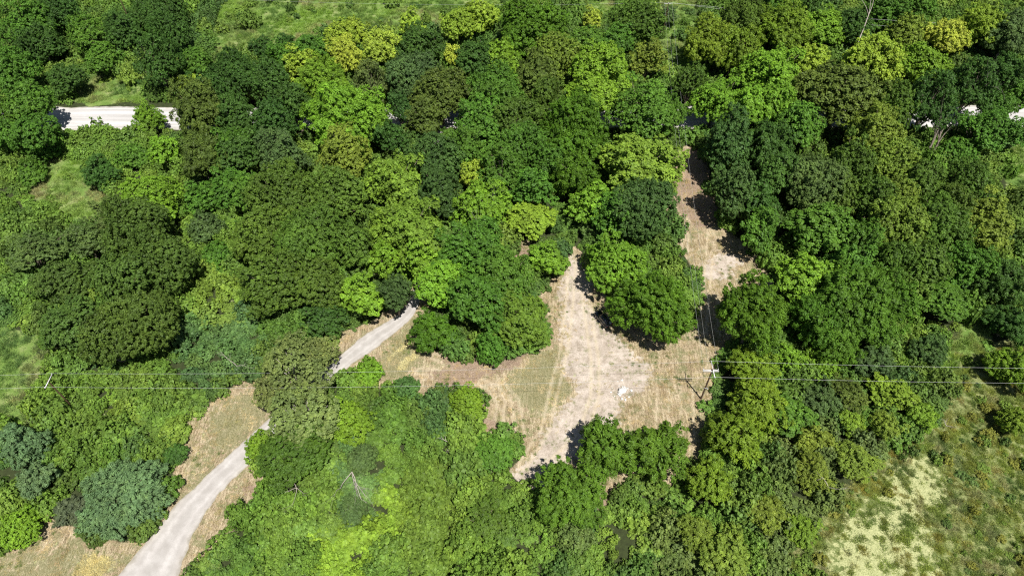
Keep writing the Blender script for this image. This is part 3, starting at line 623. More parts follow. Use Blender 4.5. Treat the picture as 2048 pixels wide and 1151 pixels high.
N_QUADS = 0
def make_proto(form, R, H, seed, mat=None):
    global N_QUADS
    pos, nrm, tg, tint, s, P, L, lr, zc = crown_data(form, R, H, seed)
    N_QUADS += len(pos)
    cm = leaves_mesh("crown", pos, nrm, tg, tint, s, P['ll'], P['lw'], mat or M_LEAF)
    T = Tubes(); rg = random.Random(seed)
    stems = 1 if form in 'MOAL' else 4
    order = sorted(range(len(L)), key=lambda i: -L[i][2])
    r0 = 0.035 * R + .06 if stems == 1 else .05
    if stems == 1:
        top = Vector((rg.uniform(-.5, .5), rg.uniform(-.5, .5), H * .72)); pts = []; rad = []
        for i in range(7):
            f = i / 6.; pts.append(Vector((top.x * f + math.sin(f * 5 + seed) * .15 * R * .15, top.y * f, top.z * f))); rad.append(r0 * (1.35 - f * 1.0 if i == 0 else 1.05 * (1 - f * .8)))
        T.tube(pts, rad, 8)
        for i in order[:26]:
            e = Vector(L[i]); k = min(5, max(1, int((e.z / H) * 5 - 1))); st = pts[k]
            mid = st.lerp(e, .5) + Vector((0, 0, .06 * R)); T.tube([st, mid, e], [rad[k] * .5, rad[k] * .33, .03], 5)
    else:
        for i in order[:12]:
            e = Vector(L[i]); st = Vector((rg.uniform(-.3, .3), rg.uniform(-.3, .3), 0)); T.tube([st, st.lerp(e, .5) + Vector((0, 0, .15 * R)), e], [r0 * 1.4, r0, .02], 5)
    tm = T.mesh("trunk", M_BARK)
    return dict(form=form, R=R, H=H, crown=cm, trunk=tm)

PROTO = []
for form, R, H, seed in [
    ('M', 3.6, 9, 11), ('M', 5.2, 13, 12), ('M', 5.6, 14, 13), ('M', 7.5, 15, 14), ('M', 4.4, 12, 15),
    ('O', 4.6, 12, 21), ('O', 6.2, 14, 22), ('O', 6.8, 15, 23), ('O', 8.3, 15, 24), ('O', 5.6, 13, 25), ('O', 7.3, 14, 26),
    ('A', 4.8, 9, 31), ('A', 7.2, 14, 32), ('A', 9.6, 15, 33), ('A', 5.6, 11, 34),
    ('L', 5.4, 13, 41), ('L', 7.6, 16, 42),
    ('S', 3.4, 5, 51), ('S', 4.6, 6, 52),
    ('C', 2.4, 6, 61), ('C', 7.8, 6, 62),
    ('W', 3.3, 5.5, 71), ('W', 4.3, 7, 72)]:
    PROTO.append(make_proto(form, R, H, seed))

FORM_NOUN = {'M': ('maple like tree', 'tree'), 'O': ('oak like tree', 'tree'), 'A': ('ash like tree', 'tree'), 'L': ('tree', 'tree'),
             'S': ('bush', 'bush'), 'C': ('conifer', 'tree'), 'W': ('willow like bush', 'bush')}
NAMES = {'M': 'maple_tree', 'O': 'oak_tree', 'A': 'ash_tree', 'L': 'cottonwood_tree', 'S': 'leafy_bush', 'C': 'juniper_tree', 'W': 'willow_bush'}
NOUN = {'M': 'tree', 'O': 'tree', 'A': 'tree', 'L': 'tree', 'S': 'bush', 'C': 'conifer', 'W': 'bush'}
GROUP = {'M': 'broadleaf trees of the wood', 'O': 'broadleaf trees of the wood', 'A': 'broadleaf trees of the wood', 'L': 'broadleaf trees of the wood', 'S': 'bushes along the clearing and driveway', 'C': 'junipers', 'W': 'willowy bushes'}
used = {}
def plant(x, y, R, h, form, tone, look, place, k):
    cand = sorted([p for p in PROTO if p['form'] == form], key=lambda p: abs(math.log(p['R'] / R)))
    near = [p for p in cand if abs(math.log(p['R'] / R)) < abs(math.log(cand[0]['R'] / R)) + 0.17]
    p = min(near, key=lambda q: (used.get(id(q), 0), abs(math.log(q['R'] / R)))); used[id(p)] = used.get(id(p), 0) + 1
    root = bpy.data.objects.new(NAMES[form], None); COL.objects.link(root)
    root.location = (x, y, 0)
    root.rotation_euler = (rnd.gauss(0, .045), rnd.gauss(0, .045), rnd.uniform(0, 6.283))
    s = R / p['R']; w = rnd.uniform(.90, 1.10); root.scale = (s * w, s / w, h / p['H'])
    noun = NOUN[form]
    if form == 'C' and tone in ('u4', 'u5'): noun = 'juniper bush'
    tag(root, "%s %s %s" % (look, noun, place), NOUN[form] if form != 'C' else 'conifer', GROUP[form])
    c = link("crown", p['crown'], root); t = link("trunk", p['trunk'], root)
    b = TONE[tone]; v = rnd.uniform(.90, 1.12)
    c.color = (b[0] * v * rnd.uniform(.92, 1.08), b[1] * v, b[2] * v, 1)
    t.color = (.26, .22, .17, 1) if tone != 'g3' else (.55, .52, .46, 1)
    return root
# ------------------------------------------------------------------ ground
def nonuni(lo, hi, step, far):
    a = list(np.arange(lo, hi + .01, step)); l = []; s = step; x = lo
    while x > -far: s *= 1.7; x -= s; l.append(x)
    r = []; s = step; x = hi
    while x < far: s *= 1.7; x += s; r.append(x)
    return np.array(l[::-1] + a + r)
def nonuni2(lo, a, b, hi, far):
    outer = nonuni(lo, hi, .8, far); return np.concatenate([outer[outer < a - .2], np.arange(a, b, .38), outer[outer > b + .2]])
gx = nonuni2(-185, -24, 48, 185, 2600); gy = nonuni2(28, 50, 124, 240, 2600)
GX, GY = np.meshgrid(gx, gy); fx, fy = GX.ravel(), GY.ravel()
ROAD_Y0, ROAD_Y1 = 160.2, 171.2
def drive_polys():
    return [[DRIVE[i][0], DRIVE[i][1], DRIVE[i + 1][1], DRIVE[i + 1][0]] for i in range(len(DRIVE) - 1)]
ondrive = np.zeros(fx.shape, bool)
for P in drive_polys(): ondrive |= pip(fx, fy, P)
onroad = (fy > ROAD_Y0 - 1) & (fy < ROAD_Y1 + 1)
def blur(m, n=1):
    a = m.reshape(GX.shape).astype(float)
    for _ in range(n):
        b = a.copy(); b[1:-1, 1:-1] = (a[1:-1, 1:-1] * 2 + a[:-2, 1:-1] + a[2:, 1:-1] + a[1:-1, :-2] + a[1:-1, 2:]) / 6; a = b
    return a.ravel()
wx = fx + (vnoise(fx, fy, 4, 141) - .5) * 5 + (vnoise(fx, fy, 1.3, 143) - .5) * 2; wy = fy + (vnoise(fx, fy, 4, 142) - .5) * 5 + (vnoise(fx, fy, 1.3, 144) - .5) * 2
mask = {k: blur(inzone(wx, wy, k) if k != 'mown' else inzone(fx, fy, k), 3) for k in ('mown', 'dirt', 'green', 'meadow', 'marsh', 'pale', 'litter')}
mask['litter'] = blur(mask['litter'] > .5, 8)
mask['dirt'] = blur(mask['dirt'] > .5, 26); mask['green'] = blur(mask['green'] > .5, 22); mask['pale'] = blur(mask['pale'] > .5, 16); mask['meadow'] = blur(mask['meadow'] > .5, 8)
track = np.zeros_like(fx)
for (pl, gauge, wd) in TRACKS:
    dm = np.full(fx.shape, 1e9)
    for i in range(len(pl) - 1):
        (x1, y1), (x2, y2) = pl[i], pl[i + 1]; dx, dy = x2 - x1, y2 - y1; l2 = dx * dx + dy * dy
        t = np.clip(((fx - x1) * dx + (fy - y1) * dy) / l2, 0, 1); dm = np.minimum(dm, np.hypot(fx - x1 - t * dx, fy - y1 - t * dy))
    track = np.maximum(track, np.exp(-((dm - gauge) / wd) ** 2))
flat = blur(ondrive | onroad, 3)
hz = (vnoise(fx, fy, 2.2, 3) * .12 + vnoise(fx, fy, .9, 4) * .06) * (1 - np.clip(flat * 4, 0, 1))
V = np.stack([fx, fy, -hz], 1)
nx_, ny_ = len(gx), len(gy)
ii = (np.arange(ny_ - 1)[:, None] * nx_ + np.arange(nx_ - 1)[None]).ravel()
Fq = np.stack([ii, ii + 1, ii + 1 + nx_, ii + nx_], 1)
zA = np.stack([mask['mown'], mask['dirt'], mask['green'], np.ones_like(fx)], 1)
zB = np.stack([mask['meadow'], mask['marsh'], mask['pale'], np.ones_like(fx)], 1)

def ground_material():
    m, nt, b = new_mat("ground_soil")
    g = node(nt, "ShaderNodeNewGeometry").outputs['Position']
    A = node(nt, "ShaderNodeSeparateColor"); B = node(nt, "ShaderNodeSeparateColor")
    nt.links.new(node(nt, "ShaderNodeAttribute", attribute_name='zone_a').outputs['Color'], A.inputs[0])
    nt.links.new(node(nt, "ShaderNodeAttribute", attribute_name='zone_b').outputs['Color'], B.inputs[0])
    n1 = noise_tex(nt, 0.9, g, 5.0, .65); n2 = noise_tex(nt, 0.22, g, 4.0); n3 = noise_tex(nt, 5.0, g, 3.0, .7)
    def edge(mk, k=1.6, bias=0.0):
        t = math_node(nt, 'ADD', mk, math_node(nt, 'MULTIPLY', math_node(nt, 'SUBTRACT', n1, .5), k))
        t = math_node(nt, 'SUBTRACT', t, .5 + bias)
        return math_node(nt, 'ADD', math_node(nt, 'MULTIPLY', t, 5.0), .5, True)
    mp = node(nt, "ShaderNodeMapping"); nt.links.new(g, mp.inputs[0]); mp.inputs['Scale'].default_value = (2.2, .28, 1)
    streak = noise_tex(nt, 1.3, mp.outputs[0], 4.0, .7)
    mp2 = node(nt, "ShaderNodeMapping"); nt.links.new(g, mp2.inputs[0]); mp2.inputs['Scale'].default_value = (3.5, 1.2, 1); mp2.inputs['Rotation'].default_value = (0, 0, .8)
    fib_ = noise_tex(nt, 2.6, mp2.outputs[0], 4.0, .75)
    floor = ramp(nt, n1, [(.3, (.030, .036, .016)), (.6, (.050, .065, .024)), (.75, (.045, .085, .022))])
    straw = ramp(nt, math_node(nt, 'ADD', math_node(nt, 'MULTIPLY', fib_, .6), math_node(nt, 'MULTIPLY', streak, .4)),
                 [(.38, (.12, .10, .055)), (.46, (.27, .21, .135)), (.52, (.41, .33, .22)), (.60, (.62, .53, .38)), (.70, (.34, .235, .15))])
    grass = ramp(nt, fib_, [(.35, (.09, .11, .04)), (.5, (.17, .185, .08)), (.65, (.29, .275, .15))])
    gf = math_node(nt, 'ADD', math_node(nt, 'MULTIPLY', math_node(nt, 'SUBTRACT', noise_tex(nt, .33, g, 7.0, .75), .53), 8.0), 0.3, True)
    gf = math_node(nt, 'MULTIPLY', gf, 0.8)
    gf = math_node(nt, 'MAXIMUM', gf, math_node(nt, 'MULTIPLY', edge(A.outputs[2], 2.6, .1), .65))
    straw = mixc(nt, 1.0, straw, ramp(nt, noise_tex(nt, .28, g, 6.0, .7), [(.38, (.76, .73, .66)), (.5, (.96, .95, .92)), (.64, (1.13, 1.15, 1.14))]), 'MULTIPLY')
    mown = mixc(nt, gf, straw, grass)
    dirt = ramp(nt, math_node(nt, 'ADD', math_node(nt, 'MULTIPLY', n3, .5), math_node(nt, 'MULTIPLY', n2, .5)),
                [(.36, (.33, .28, .23)), (.48, (.47, .405, .345)), (.62, (.60, .53, .465))])
    patch = math_node(nt, 'MULTIPLY', edge(A.outputs[1], 2.3), .92)
    blot = math_node(nt, 'ADD', math_node(nt, 'MULTIPLY', math_node(nt, 'SUBTRACT', noise_tex(nt, .55, g, 6.0, .7), .545), 9.0), 0.0, True)
    dirt = mixc(nt, 1.0, dirt, ramp(nt, noise_tex(nt, .6, g, 7.0, .75), [(.38, (.72, .70, .66)), (.5, (.97, .96, .95)), (.62, (1.12, 1.12, 1.12))]), 'MULTIPLY')
    dirt2 = mixc(nt, math_node(nt, 'MULTIPLY', blot, .75), dirt, grass)
    c = mixc(nt, edge(A.outputs[0], .8), floor, mixc(nt, patch, mown, dirt2))
    tk = node(nt, "ShaderNodeAttribute", attribute_name='track').outputs['Fac']
    c = mixc(nt, math_node(nt, 'MULTIPLY', math_node(nt, 'MULTIPLY', tk, edge(A.outputs[0], .5)), math_node(nt, 'MULTIPLY', fib_, 1.1)), c, (.60, .51, .37))
    lit = ramp(nt, math_node(nt, 'ADD', math_node(nt, 'MULTIPLY', n3, .5), math_node(nt, 'MULTIPLY', fib_, .5)), [(.38, (.14, .095, .065)), (.5, (.27, .19, .14)), (.62, (.42, .33, .25))])
    lf = node(nt, "ShaderNodeAttribute", attribute_name='litter').outputs['Fac']
    c = mixc(nt, math_node(nt, 'MULTIPLY', edge(lf, 2.0), .85), c, lit)
    mead = ramp(nt, math_node(nt, 'ADD', math_node(nt, 'MULTIPLY', n2, .6), math_node(nt, 'MULTIPLY', fib_, .4)), [(.38, (.09, .17, .035)), (.5, (.16, .25, .055)), (.6, (.26, .30, .12)), (.7, (.33, .30, .16))])
    c = mixc(nt, edge(B.outputs[0], 1.0), c, mead)
    marsh = ramp(nt, math_node(nt, 'ADD', math_node(nt, 'MULTIPLY', n1, .6), math_node(nt, 'MULTIPLY', n3, .4)), [(.34, (.09, .12, .035)), (.46, (.16, .20, .065)), (.56, (.27, .29, .12)), (.68, (.42, .42, .22))])
    c = mixc(nt, edge(B.outputs[1], 1.0), c, marsh)
    pale = ramp(nt, n3, [(.35, (.26, .29, .12)), (.6, (.49, .50, .25))])
    pf = edge(B.outputs[2], 3.2, .05)
    c = mixc(nt, pf, c, pale)
    nt.links.new(c, b.inputs['Base Color'])
    b.inputs['Roughness'].default_value = .95; b.inputs['Specular IOR Level'].default_value = .15
    bp = node(nt, "ShaderNodeBump"); bp.inputs['Strength'].default_value = .8; bp.inputs['Distance'].default_value = .10
    nt.links.new(math_node(nt, 'ADD', fib_, n3), bp.inputs['Height']); nt.links.new(bp.outputs[0], b.inputs['Normal'])
    return m
gm = mesh_np("ground", V, [Fq], [ground_material()], [("track", 'POINT', 'FLOAT', track), ("litter", 'POINT', 'FLOAT', mask['litter']), ("zone_a", 'POINT', 'FLOAT_COLOR', zA), ("zone_b", 'POINT', 'FLOAT_COLOR', zB)], smooth=True)
ground = tag(link("ground", gm), "mown straw clearing, bare dirt, meadow and marsh floor", kind='structure')

def gravel_material(name, lo, mid, hi, along):
    m, nt, b = new_mat(name)
    g = node(nt, "ShaderNodeNewGeometry").outputs['Position']
    mp = node(nt, "ShaderNodeMapping"); nt.links.new(g, mp.inputs[0])
    mp.inputs['Scale'].default_value = (.03, 1.0, 1) if along == 'x' else (.5, .5, 1)
    tr = noise_tex(nt, 1.0, mp.outputs[0], 3.0); fine = noise_tex(nt, 6.0, g, 4.0, .7)
    c = ramp(nt, math_node(nt, 'ADD', math_node(nt, 'MULTIPLY', tr, .65), math_node(nt, 'MULTIPLY', fine, .35)), [(.36, lo), (.5, mid), (.62, hi)])
    ac = node(nt, "ShaderNodeAttribute", attribute_name='across').outputs['Fac']
    wav = math_node(nt, 'ABSOLUTE', ac)
    jag = math_node(nt, 'ADD', wav, math_node(nt, 'MULTIPLY', math_node(nt, 'SUBTRACT', noise_tex(nt, .8, g, 5.0, .7), .5), .55))
    rut = ramp(nt, jag, [(.0, (.90, .90, .89)), (.18, (.93, .93, .92)), (.42, (1.09, 1.09, 1.09)), (.62, (.94, .94, .93)), (.82, (1.02, 1.01, .99)), (1.0, (.74, .72, .64))])
    c = mixc(nt, 1.0, c, rut, 'MULTIPLY')
    sp = math_node(nt, 'GREATER_THAN', noise_tex(nt, 2.2, g, 5.0, .8), .66)
    c = mixc(nt, math_node(nt, 'MULTIPLY', sp, .35), c, tuple(x * .6 for x in lo))
    nt.links.new(c, b.inputs['Base Color']); b.inputs['Roughness'].default_value = .95; b.inputs['Specular IOR Level'].default_value = .1
    bp = node(nt, "ShaderNodeBump"); bp.inputs['Strength'].default_value = .5; bp.inputs['Distance'].default_value = .04
    nt.links.new(fine, bp.inputs['Height']); nt.links.new(bp.outputs[0], b.inputs['Normal'])
    return m
def strip(name, left, right, mat, z, step=.5, wob=.14, cols=8):
    def res(pts):
        out = []; pts = [Vector(p) for p in pts]
        for i in range(len(pts) - 1):
            n = max(2, int((pts[i + 1] - pts[i]).length / step))
            for k in range(n):
                t = k / n; p0 = pts[max(i - 1, 0)]; p1 = pts[i]; p2 = pts[i + 1]; p3 = pts[min(i + 2, len(pts) - 1)]
                out.append(.5 * ((2 * p1) + (p2 - p0) * t + (2 * p0 - 5 * p1 + 4 * p2 - p3) * t * t + (-p0 + 3 * p1 - 3 * p2 + p3) * t ** 3))
        out.append(pts[-1]); return out
    mid = [((Vector(a) + Vector(b)) / 2) for a, b in zip(left, right)]; half = [((Vector(b) - Vector(a)) / 2) for a, b in zip(left, right)]
    M_, H_ = [], []
    Mr = res([m.to_3d() for m in mid]); Hr = res([h.to_3d() for h in half])
    n = min(len(Mr), len(Hr))
    # resample halves at the same parameters
    Hs = []
    for i in range(len(mid) - 1):
        k = max(2, int((mid[i + 1] - mid[i]).length / step))
        for j in range(k): Hs.append(half[i].lerp(half[i + 1], j / k).to_3d())
    Hs.append(half[-1].to_3d())
    V = []; AC = []
    rg = random.Random(3); wa = wb = 0.0
    for i, (m, h) in enumerate(zip(Mr, Hs)):
        wa = wa * .8 + rg.uniform(-wob, wob); wb = wb * .8 + rg.uniform(-wob, wob); wl_ = 1 + wa / max(h.length, .5); wr = 1 + wb / max(h.length, .5)
        for c in range(cols + 1):
            t = -1 + 2 * c / cols; q = m + h * t * (wl_ if t < 0 else wr); V.append((q.x, q.y, z + .03 * (1 - t * t))); AC.append(t)
    F = []
    for i in range(len(V) // (cols + 1) - 1):
        for c in range(cols):
            a = i * (cols + 1) + c; F.append((a, a + 1, a + cols + 2, a + cols + 1))
    return link(name, mesh_np(name, np.array(V), [np.array(F)], [mat], [('across', 'POINT', 'FLOAT', AC)], smooth=True))
drive = strip("driveway", [d[0] for d in DRIVE], [d[1] for d in DRIVE], gravel_material("driveway_gravel", (.39, .365, .345), (.44, .415, .395), (.50, .475, .455), 'd'), .006)
tag(drive, "pale grey driveway winding up from the bottom left", kind='structure')
xs = list(range(-230, 231, 10))
road = strip("gravel_road", [(x, ROAD_Y0 + .006 * (x + 120)) for x in xs], [(x, ROAD_Y1 + .003 * (x + 120)) for x in xs], gravel_material("road_gravel", (.40, .385, .375), (.52, .505, .50), (.62, .605, .60), 'x'), .008, step=1.0, wob=.25)
tag(road, "straight near white gravel road behind the wood", kind='structure')

# ------------------------------------------------------------------ trees
for k, row in enumerate(TREES): plant(*row, k)

# ------------------------------------------------------------------ scattered growth
def proto_scrub(form, R, H, seed):
    p = make_proto(form, R, H, seed, M_SCRUB)
    o = bpy.data.objects.new("scrub_source", p['crown']); return o
def tuft(seed, n, h, spread, w, lean):
    rs = np.random.RandomState(seed)
    p = rs.randn(n, 3) * spread * .5; p[:, 2] = 0
    d = unit(rs.randn(n, 3) * lean + p * .6 + [0, 0, 1]); hh = h * rs.uniform(.5, 1.2, (n, 1))
    s = unit(np.cross(d, rs.randn(n, 3))) * w
    V = np.stack([p - s, p + s, p + d * hh], 1).reshape(-1, 3)
    me = mesh_np("tuft", V, [np.arange(n * 3).reshape(-1, 3)], [M_SCRUB], [("tint", 'FACE', 'FLOAT', rs.rand(n))])
    return bpy.data.objects.new("tuft_source", me)
def source_collection(name, obs):
    c = bpy.data.collections.new(name)
    for o in obs: c.objects.link(o)
    return c
SRC_SCRUB = source_collection("scrub_sources", [proto_scrub('U', 1.5, 1.5, 81), proto_scrub('U', 1.9, 1.9, 82), proto_scrub('U', 1.2, 1.0, 83), proto_scrub('U', 1.7, 1.2, 84)])
SRC_GRASS = source_collection("grass_sources", [tuft(91, 110, .75, .75, .045, .55), tuft(92, 110, .6, .9, .04, .7), tuft(93, 90, .9, .6, .05, .4)])
SRC_SHORT = source_collection("short_sources", [tuft(95, 60, .16, .45, .035, 1.6), tuft(96, 60, .2, .5, .03, 1.4)])

def scatter(name, coll, pts, scale, tone, label):
    n = len(pts); rs = np.random.RandomState(len(name) + n)
    me = bpy.data.meshes.new(name); me.vertices.add(n); me.vertices.foreach_set("co", np.asarray(pts, np.float32).ravel())
    a = me.attributes.new("psc", 'FLOAT_VECTOR', 'POINT'); a.data.foreach_set("vector", np.asarray(scale, np.float32).ravel())
    rt = np.zeros((n, 3)); rt[:, 2] = rs.rand(n) * 6.283; rt[:, :2] = rs.randn(n, 2) * .06
    a = me.attributes.new("prt", 'FLOAT_VECTOR', 'POINT'); a.data.foreach_set("vector", rt.astype(np.float32).ravel())
    a = me.attributes.new("tone", 'FLOAT_COLOR', 'POINT'); a.data.foreach_set("color", np.concatenate([tone, np.ones((n, 1))], 1).astype(np.float32).ravel())
    o = link(name, me)
    ng = bpy.data.node_groups.new(name, 'GeometryNodeTree')
    ng.interface.new_socket("Geometry", in_out='INPUT', socket_type='NodeSocketGeometry')
    ng.interface.new_socket("Geometry", in_out='OUTPUT', socket_type='NodeSocketGeometry')
    N = ng.nodes; K = ng.links
    gi = N.new("NodeGroupInput"); go = N.new("NodeGroupOutput")
    ip = N.new("GeometryNodeInstanceOnPoints"); ci = N.new("GeometryNodeCollectionInfo")
    ci.inputs['Collection'].default_value = coll; ci.inputs['Separate Children'].default_value = True; ci.inputs['Reset Children'].default_value = True
    ip.inputs['Pick Instance'].default_value = True
    def na(nm, typ='FLOAT_VECTOR'):
        q = N.new("GeometryNodeInputNamedAttribute"); q.data_type = typ; q.inputs[0].default_value = nm; return q.outputs[0]
    K.new(gi.outputs[0], ip.inputs['Points']); K.new(ci.outputs[0], ip.inputs['Instance'])
    K.new(na("psc"), ip.inputs['Scale']); K.new(na("prt"), ip.inputs['Rotation'])
    K.new(ip.outputs[0], go.inputs[0])
    md = o.modifiers.new("scatter", 'NODES'); md.node_group = ng
    return tag(o, label, kind='stuff')

rs = np.random.RandomState(5)
def area_points(n, step_j=1.0):
    y = rs.uniform(30, 243, int(n)); x = rs.uniform(-195, 195, int(n))
    lim = 92 + (y - 38) * .49 + 8
    ok = np.abs(x) < lim
    return x[ok], y[ok]
def roadmask(x, y, m=1.0):
    r = (y > ROAD_Y0 - m) & (y < ROAD_Y1 + m + 1.5)
    for P in drive_polys(): r |= pip(x, y, P)
    return r
def jit(x, y, k, a): return x + (vnoise(x, y, k, 41) - .5) * a, y + (vnoise(x, y, k, 42) - .5) * a
def tones(x, y, base_list, sc=7.0, seed=50):
    k = len(base_list); s = np.zeros((len(x), 3)); w = np.zeros(len(x))
    for i, b in enumerate(base_list):
        a = (vnoise(x, y, sc, seed + i) + .35 * vnoise(x, y, sc * .3, seed + 20 + i) + rs.rand(len(x)) * .07) ** 7
        s += a[:, None] * np.array(b); w += a
    return s / w[:, None] * rs.uniform(.86, 1.15, (len(x), 1))

# leafy undergrowth
x, y = area_points(40000)
xj, yj = jit(x, y, 3, 2.4)
keep = ~(inzone(xj, yj, 'mown') | roadmask(x, y, 1.6))
mars = inzone(xj, yj, 'marsh'); mead = inzone(xj, yj, 'meadow'); pal = inzone(xj, yj, 'pale')
keep &= ~(mead & (rs.rand(len(x)) > .03)); keep &= ~(mars & (rs.rand(len(x)) > .30)); keep &= ~pal
for row_ in TREES:
    if row_[3] <= 9: keep &= np.hypot(x - row_[0], y - row_[1]) > row_[2] * .80
keep &= ~(inzone(xj, yj, 'wood') & (rs.rand(len(x)) > .62))
x, y, xj, yj, mars = x[keep], y[keep], xj[keep], yj[keep], mars[keep]
tn = tones(x, y, [(.085, .180, .028), (.130, .245, .030), (.060, .130, .036), (.165, .260, .035), (.105, .215, .025), (.080, .135, .026)], 4.5)
tn *= 1.0
for key, c, f in (('fresh', (.145, .255, .028), .42), ('blue', (.075, .160, .062), .55), ('lime', (.20, .335, .024), .8), ('yellowish', (.19, .29, .035), .6), ('olive', (.110, .180, .022), .6), ('dull', (.125, .165, .05), .6)):
    z = inzone(xj, yj, key); tn[z] = tn[z] * (1 - f) + np.array(c) * f * rs.uniform(.88, 1.12, (z.sum(), 1))
tn[mars] = np.array([(.14, .23, .035), (.20, .22, .035), (.09, .16, .035)])[rs.randint(0, 3, mars.sum())]
sz = rs.uniform(.35, 1.25, len(x)) * (.65 + .8 * vnoise(x, y, 4, 61)); sz[mars] *= .42
lim_ = inzone(xj, yj, 'lime') | inzone(xj, yj, 'blue') | inzone(xj, yj, 'olive')
zs = sz * (.35 + 2.1 * vnoise(x, y, 2.6, 62) ** 1.3); zs[lim_] = zs[lim_] * .85
scatter("undergrowth", SRC_SCRUB, np.stack([x, y, np.full(len(x), -.1)], 1), np.stack([sz, sz, zs], 1), tn, "tangled leafy scrub and vines covering the ground between the trees")
# second, lower carpet so no soil shows through
# tall meadow grass
x, y = area_points(60000); xj, yj = jit(x, y, 3, 2.5)
mead = inzone(xj, yj, 'meadow'); keep = mead & ~roadmask(x, y, .3); x, y = x[keep], y[keep]
tn = tones(x, y, [(.13, .24, .045), (.19, .31, .06), (.30, .30, .14), (.10, .19, .05), (.18, .32, .04)], 9, 70)
s = rs.uniform(.8, 1.4, len(x)); scatter("meadow_grass", SRC_GRASS, np.stack([x, y, np.full(len(x), -.12)], 1), np.stack([s, s, s * .8], 1), tn, "tall rough grass of the meadows, green with straw patches")
# marsh sedge
x, y = area_points(230000); xj, yj = jit(x, y, 2, 3.5)
mk = inzone(xj, yj, 'marsh') & (rs.rand(len(x)) < np.where(inzone(xj, yj, 'pale'), .14 + .66 * (vnoise(x, y, 1.6, 77) > .53), .95) )
x, y = x[mk], y[mk]
tn = tones(x, y, [(.15, .23, .045), (.23, .31, .06), (.26, .23, .04), (.34, .34, .18), (.08, .15, .04), (.24, .31, .05)], 2.2, 80)
s = rs.uniform(.45, 1.0, len(x)); scatter("marsh_sedge", SRC_GRASS, np.stack([x, y, np.full(len(x), -.12)], 1), np.stack([s, s, s * .7], 1), tn, "olive, rusty and dark sedge tufts of the marsh")
# short mown grass and straw
x, y = area_points(150000); mk = inzone(x, y, 'mown') & ~roadmask(x, y, .2); bare = inzone(*jit(x, y, 2, 2.5), 'dirt')
mk &= ~(bare & (rs.rand(len(x)) > .10)); x, y = x[mk], y[mk]
tn = tones(x, y, [(.50, .41, .24), (.30, .27, .12), (.60, .50, .32), (.17, .20, .07), (.42, .32, .19)], 3, 90)
s = rs.uniform(.6, 1.3, len(x)); scatter("mown_straw", SRC_SHORT, np.stack([x, y, np.full(len(x), -.09)], 1), np.stack([s, s, s * .6], 1), tn, "short dry mown grass and straw over the clearing and verges")
# weeds on the clearing and along its rims
x, y = area_points(30000); mk = inzone(x, y, 'mown') & ~roadmask(x, y, .2) & (vnoise(x, y, 4.5, 97) > .66); x, y = x[mk], y[mk]
tn = tones(x, y, [(.10, .16, .04), (.14, .19, .05)], 3, 99); s = rs.uniform(.3, .6, len(x))
scatter("weeds", SRC_GRASS, np.stack([x, y, np.full(len(x), -.1)], 1), np.stack([s, s, s * .4], 1), tn, "low green weeds in patches over the clearing")
# windrow of cut hay beside the driveway
def line_pts(a, b, n, w):
    t = rs.rand(n); return np.array(a)[0] * (1 - t) + b[0] * t + rs.randn(n) * w + np.sin(t * 14) * .25, a[1] * (1 - t) + b[1] * t + rs.randn(n) * w
x, y = line_pts((-23.6, 79.6), (-18.2, 85.8), 260, .28)
x2, y2 = line_pts((-26, 82), (-20.5, 88.5), 60, .2); x = np.append(x, x2); y = np.append(y, y2)
s = rs.uniform(.7, 1.2, len(x)); scatter("hay_windrow", SRC_SHORT, np.stack([x, y, np.full(len(x), 0.0)], 1), np.stack([s, s, s * 1.4], 1), np.array([(.62, .58, .36)]) * rs.uniform(.8, 1.15, (len(x), 1)), "pale yellow row of cut hay on the verge beside the driveway")
# pale flowering plants
fl = []
for cx, cy, n, w in ((-71, 39.6, 160, 1.3),):
    fl.append(np.stack([cx + rs.randn(n) * w, cy + rs.randn(n) * w * .6], 1))
fl = np.concatenate(fl); s = rs.uniform(.5, .9, len(fl))
scatter("pale_weeds", SRC_GRASS, np.concatenate([fl, np.full((len(fl), 1), -.1)], 1), np.stack([s, s, s * .5], 1), np.array([(.62, .56, .30)]) * rs.uniform(.8, 1.1, (len(fl), 1)), "cream coloured flowering weeds at the bottom edge left of the driveway")

# ------------------------------------------------------------------ dead wood
def dead(name, x, y, z, dirs, length, r, depth, col, label, cat, seed, spread=.6, up=.1):
    T = Tubes(); rg = random.Random(seed)
    for d in dirs: branch(T, rg, (0, 0, 0), d, length, r, depth, spread, up)
    o = link(name, T.mesh(name, M_BARK), None, (x, y, z)); o.color = (*col, 1)
    return tag(o, label, cat)
WHITE = (.47, .43, .38); GREY = (.40, .36, .32)
o = dead("bare_tree", -2.5, 114.4, 0, [(.08, .05, 1)], 9, .22, 3, WHITE, "bare white forked trunk standing at the edge of the wood", "dead tree", 5, .5, .2)
o = dead("fallen_tree", -29, 55.5, 3.1, [(.45, -1, .0), (.65, -1, .05), (.2, -1, .0), (-.2, -.6, .1)], 6.8, .095, 5, WHITE, "fallen bleached dead tree with fanned twigs lying on the scrub", "dead tree", 9, .75, .0)
o = dead("dead_branches", -38.5, 52.5, 3.0, [(.2, -1, .1), (-.6, -.5, .1), (.6, -.4, .1), (-.2, .5, .1)], 3.5, .06, 4, GREY, "low bare grey twigs in the scrub left of the fallen tree", "dead branches", 13, .8, .0)
o = dead("dead_limb", 104.0, 190.5, 9.5, [(1.0, 1.0, .22)], 19, .2, 4, GREY, "long bare grey limb reaching over the wood at the top right", "dead tree", 17, .55, .1)
o = dead("leaning_trunk", 111.7, 147.1, 0, [(.10, .25, 1.0), (.35, .15, .9)], 9.5, .5, 2, (.24, .21, .17), "thick leaning old trunk with pale bark in the right hand wood", "tree trunk", 21, .5, .2)
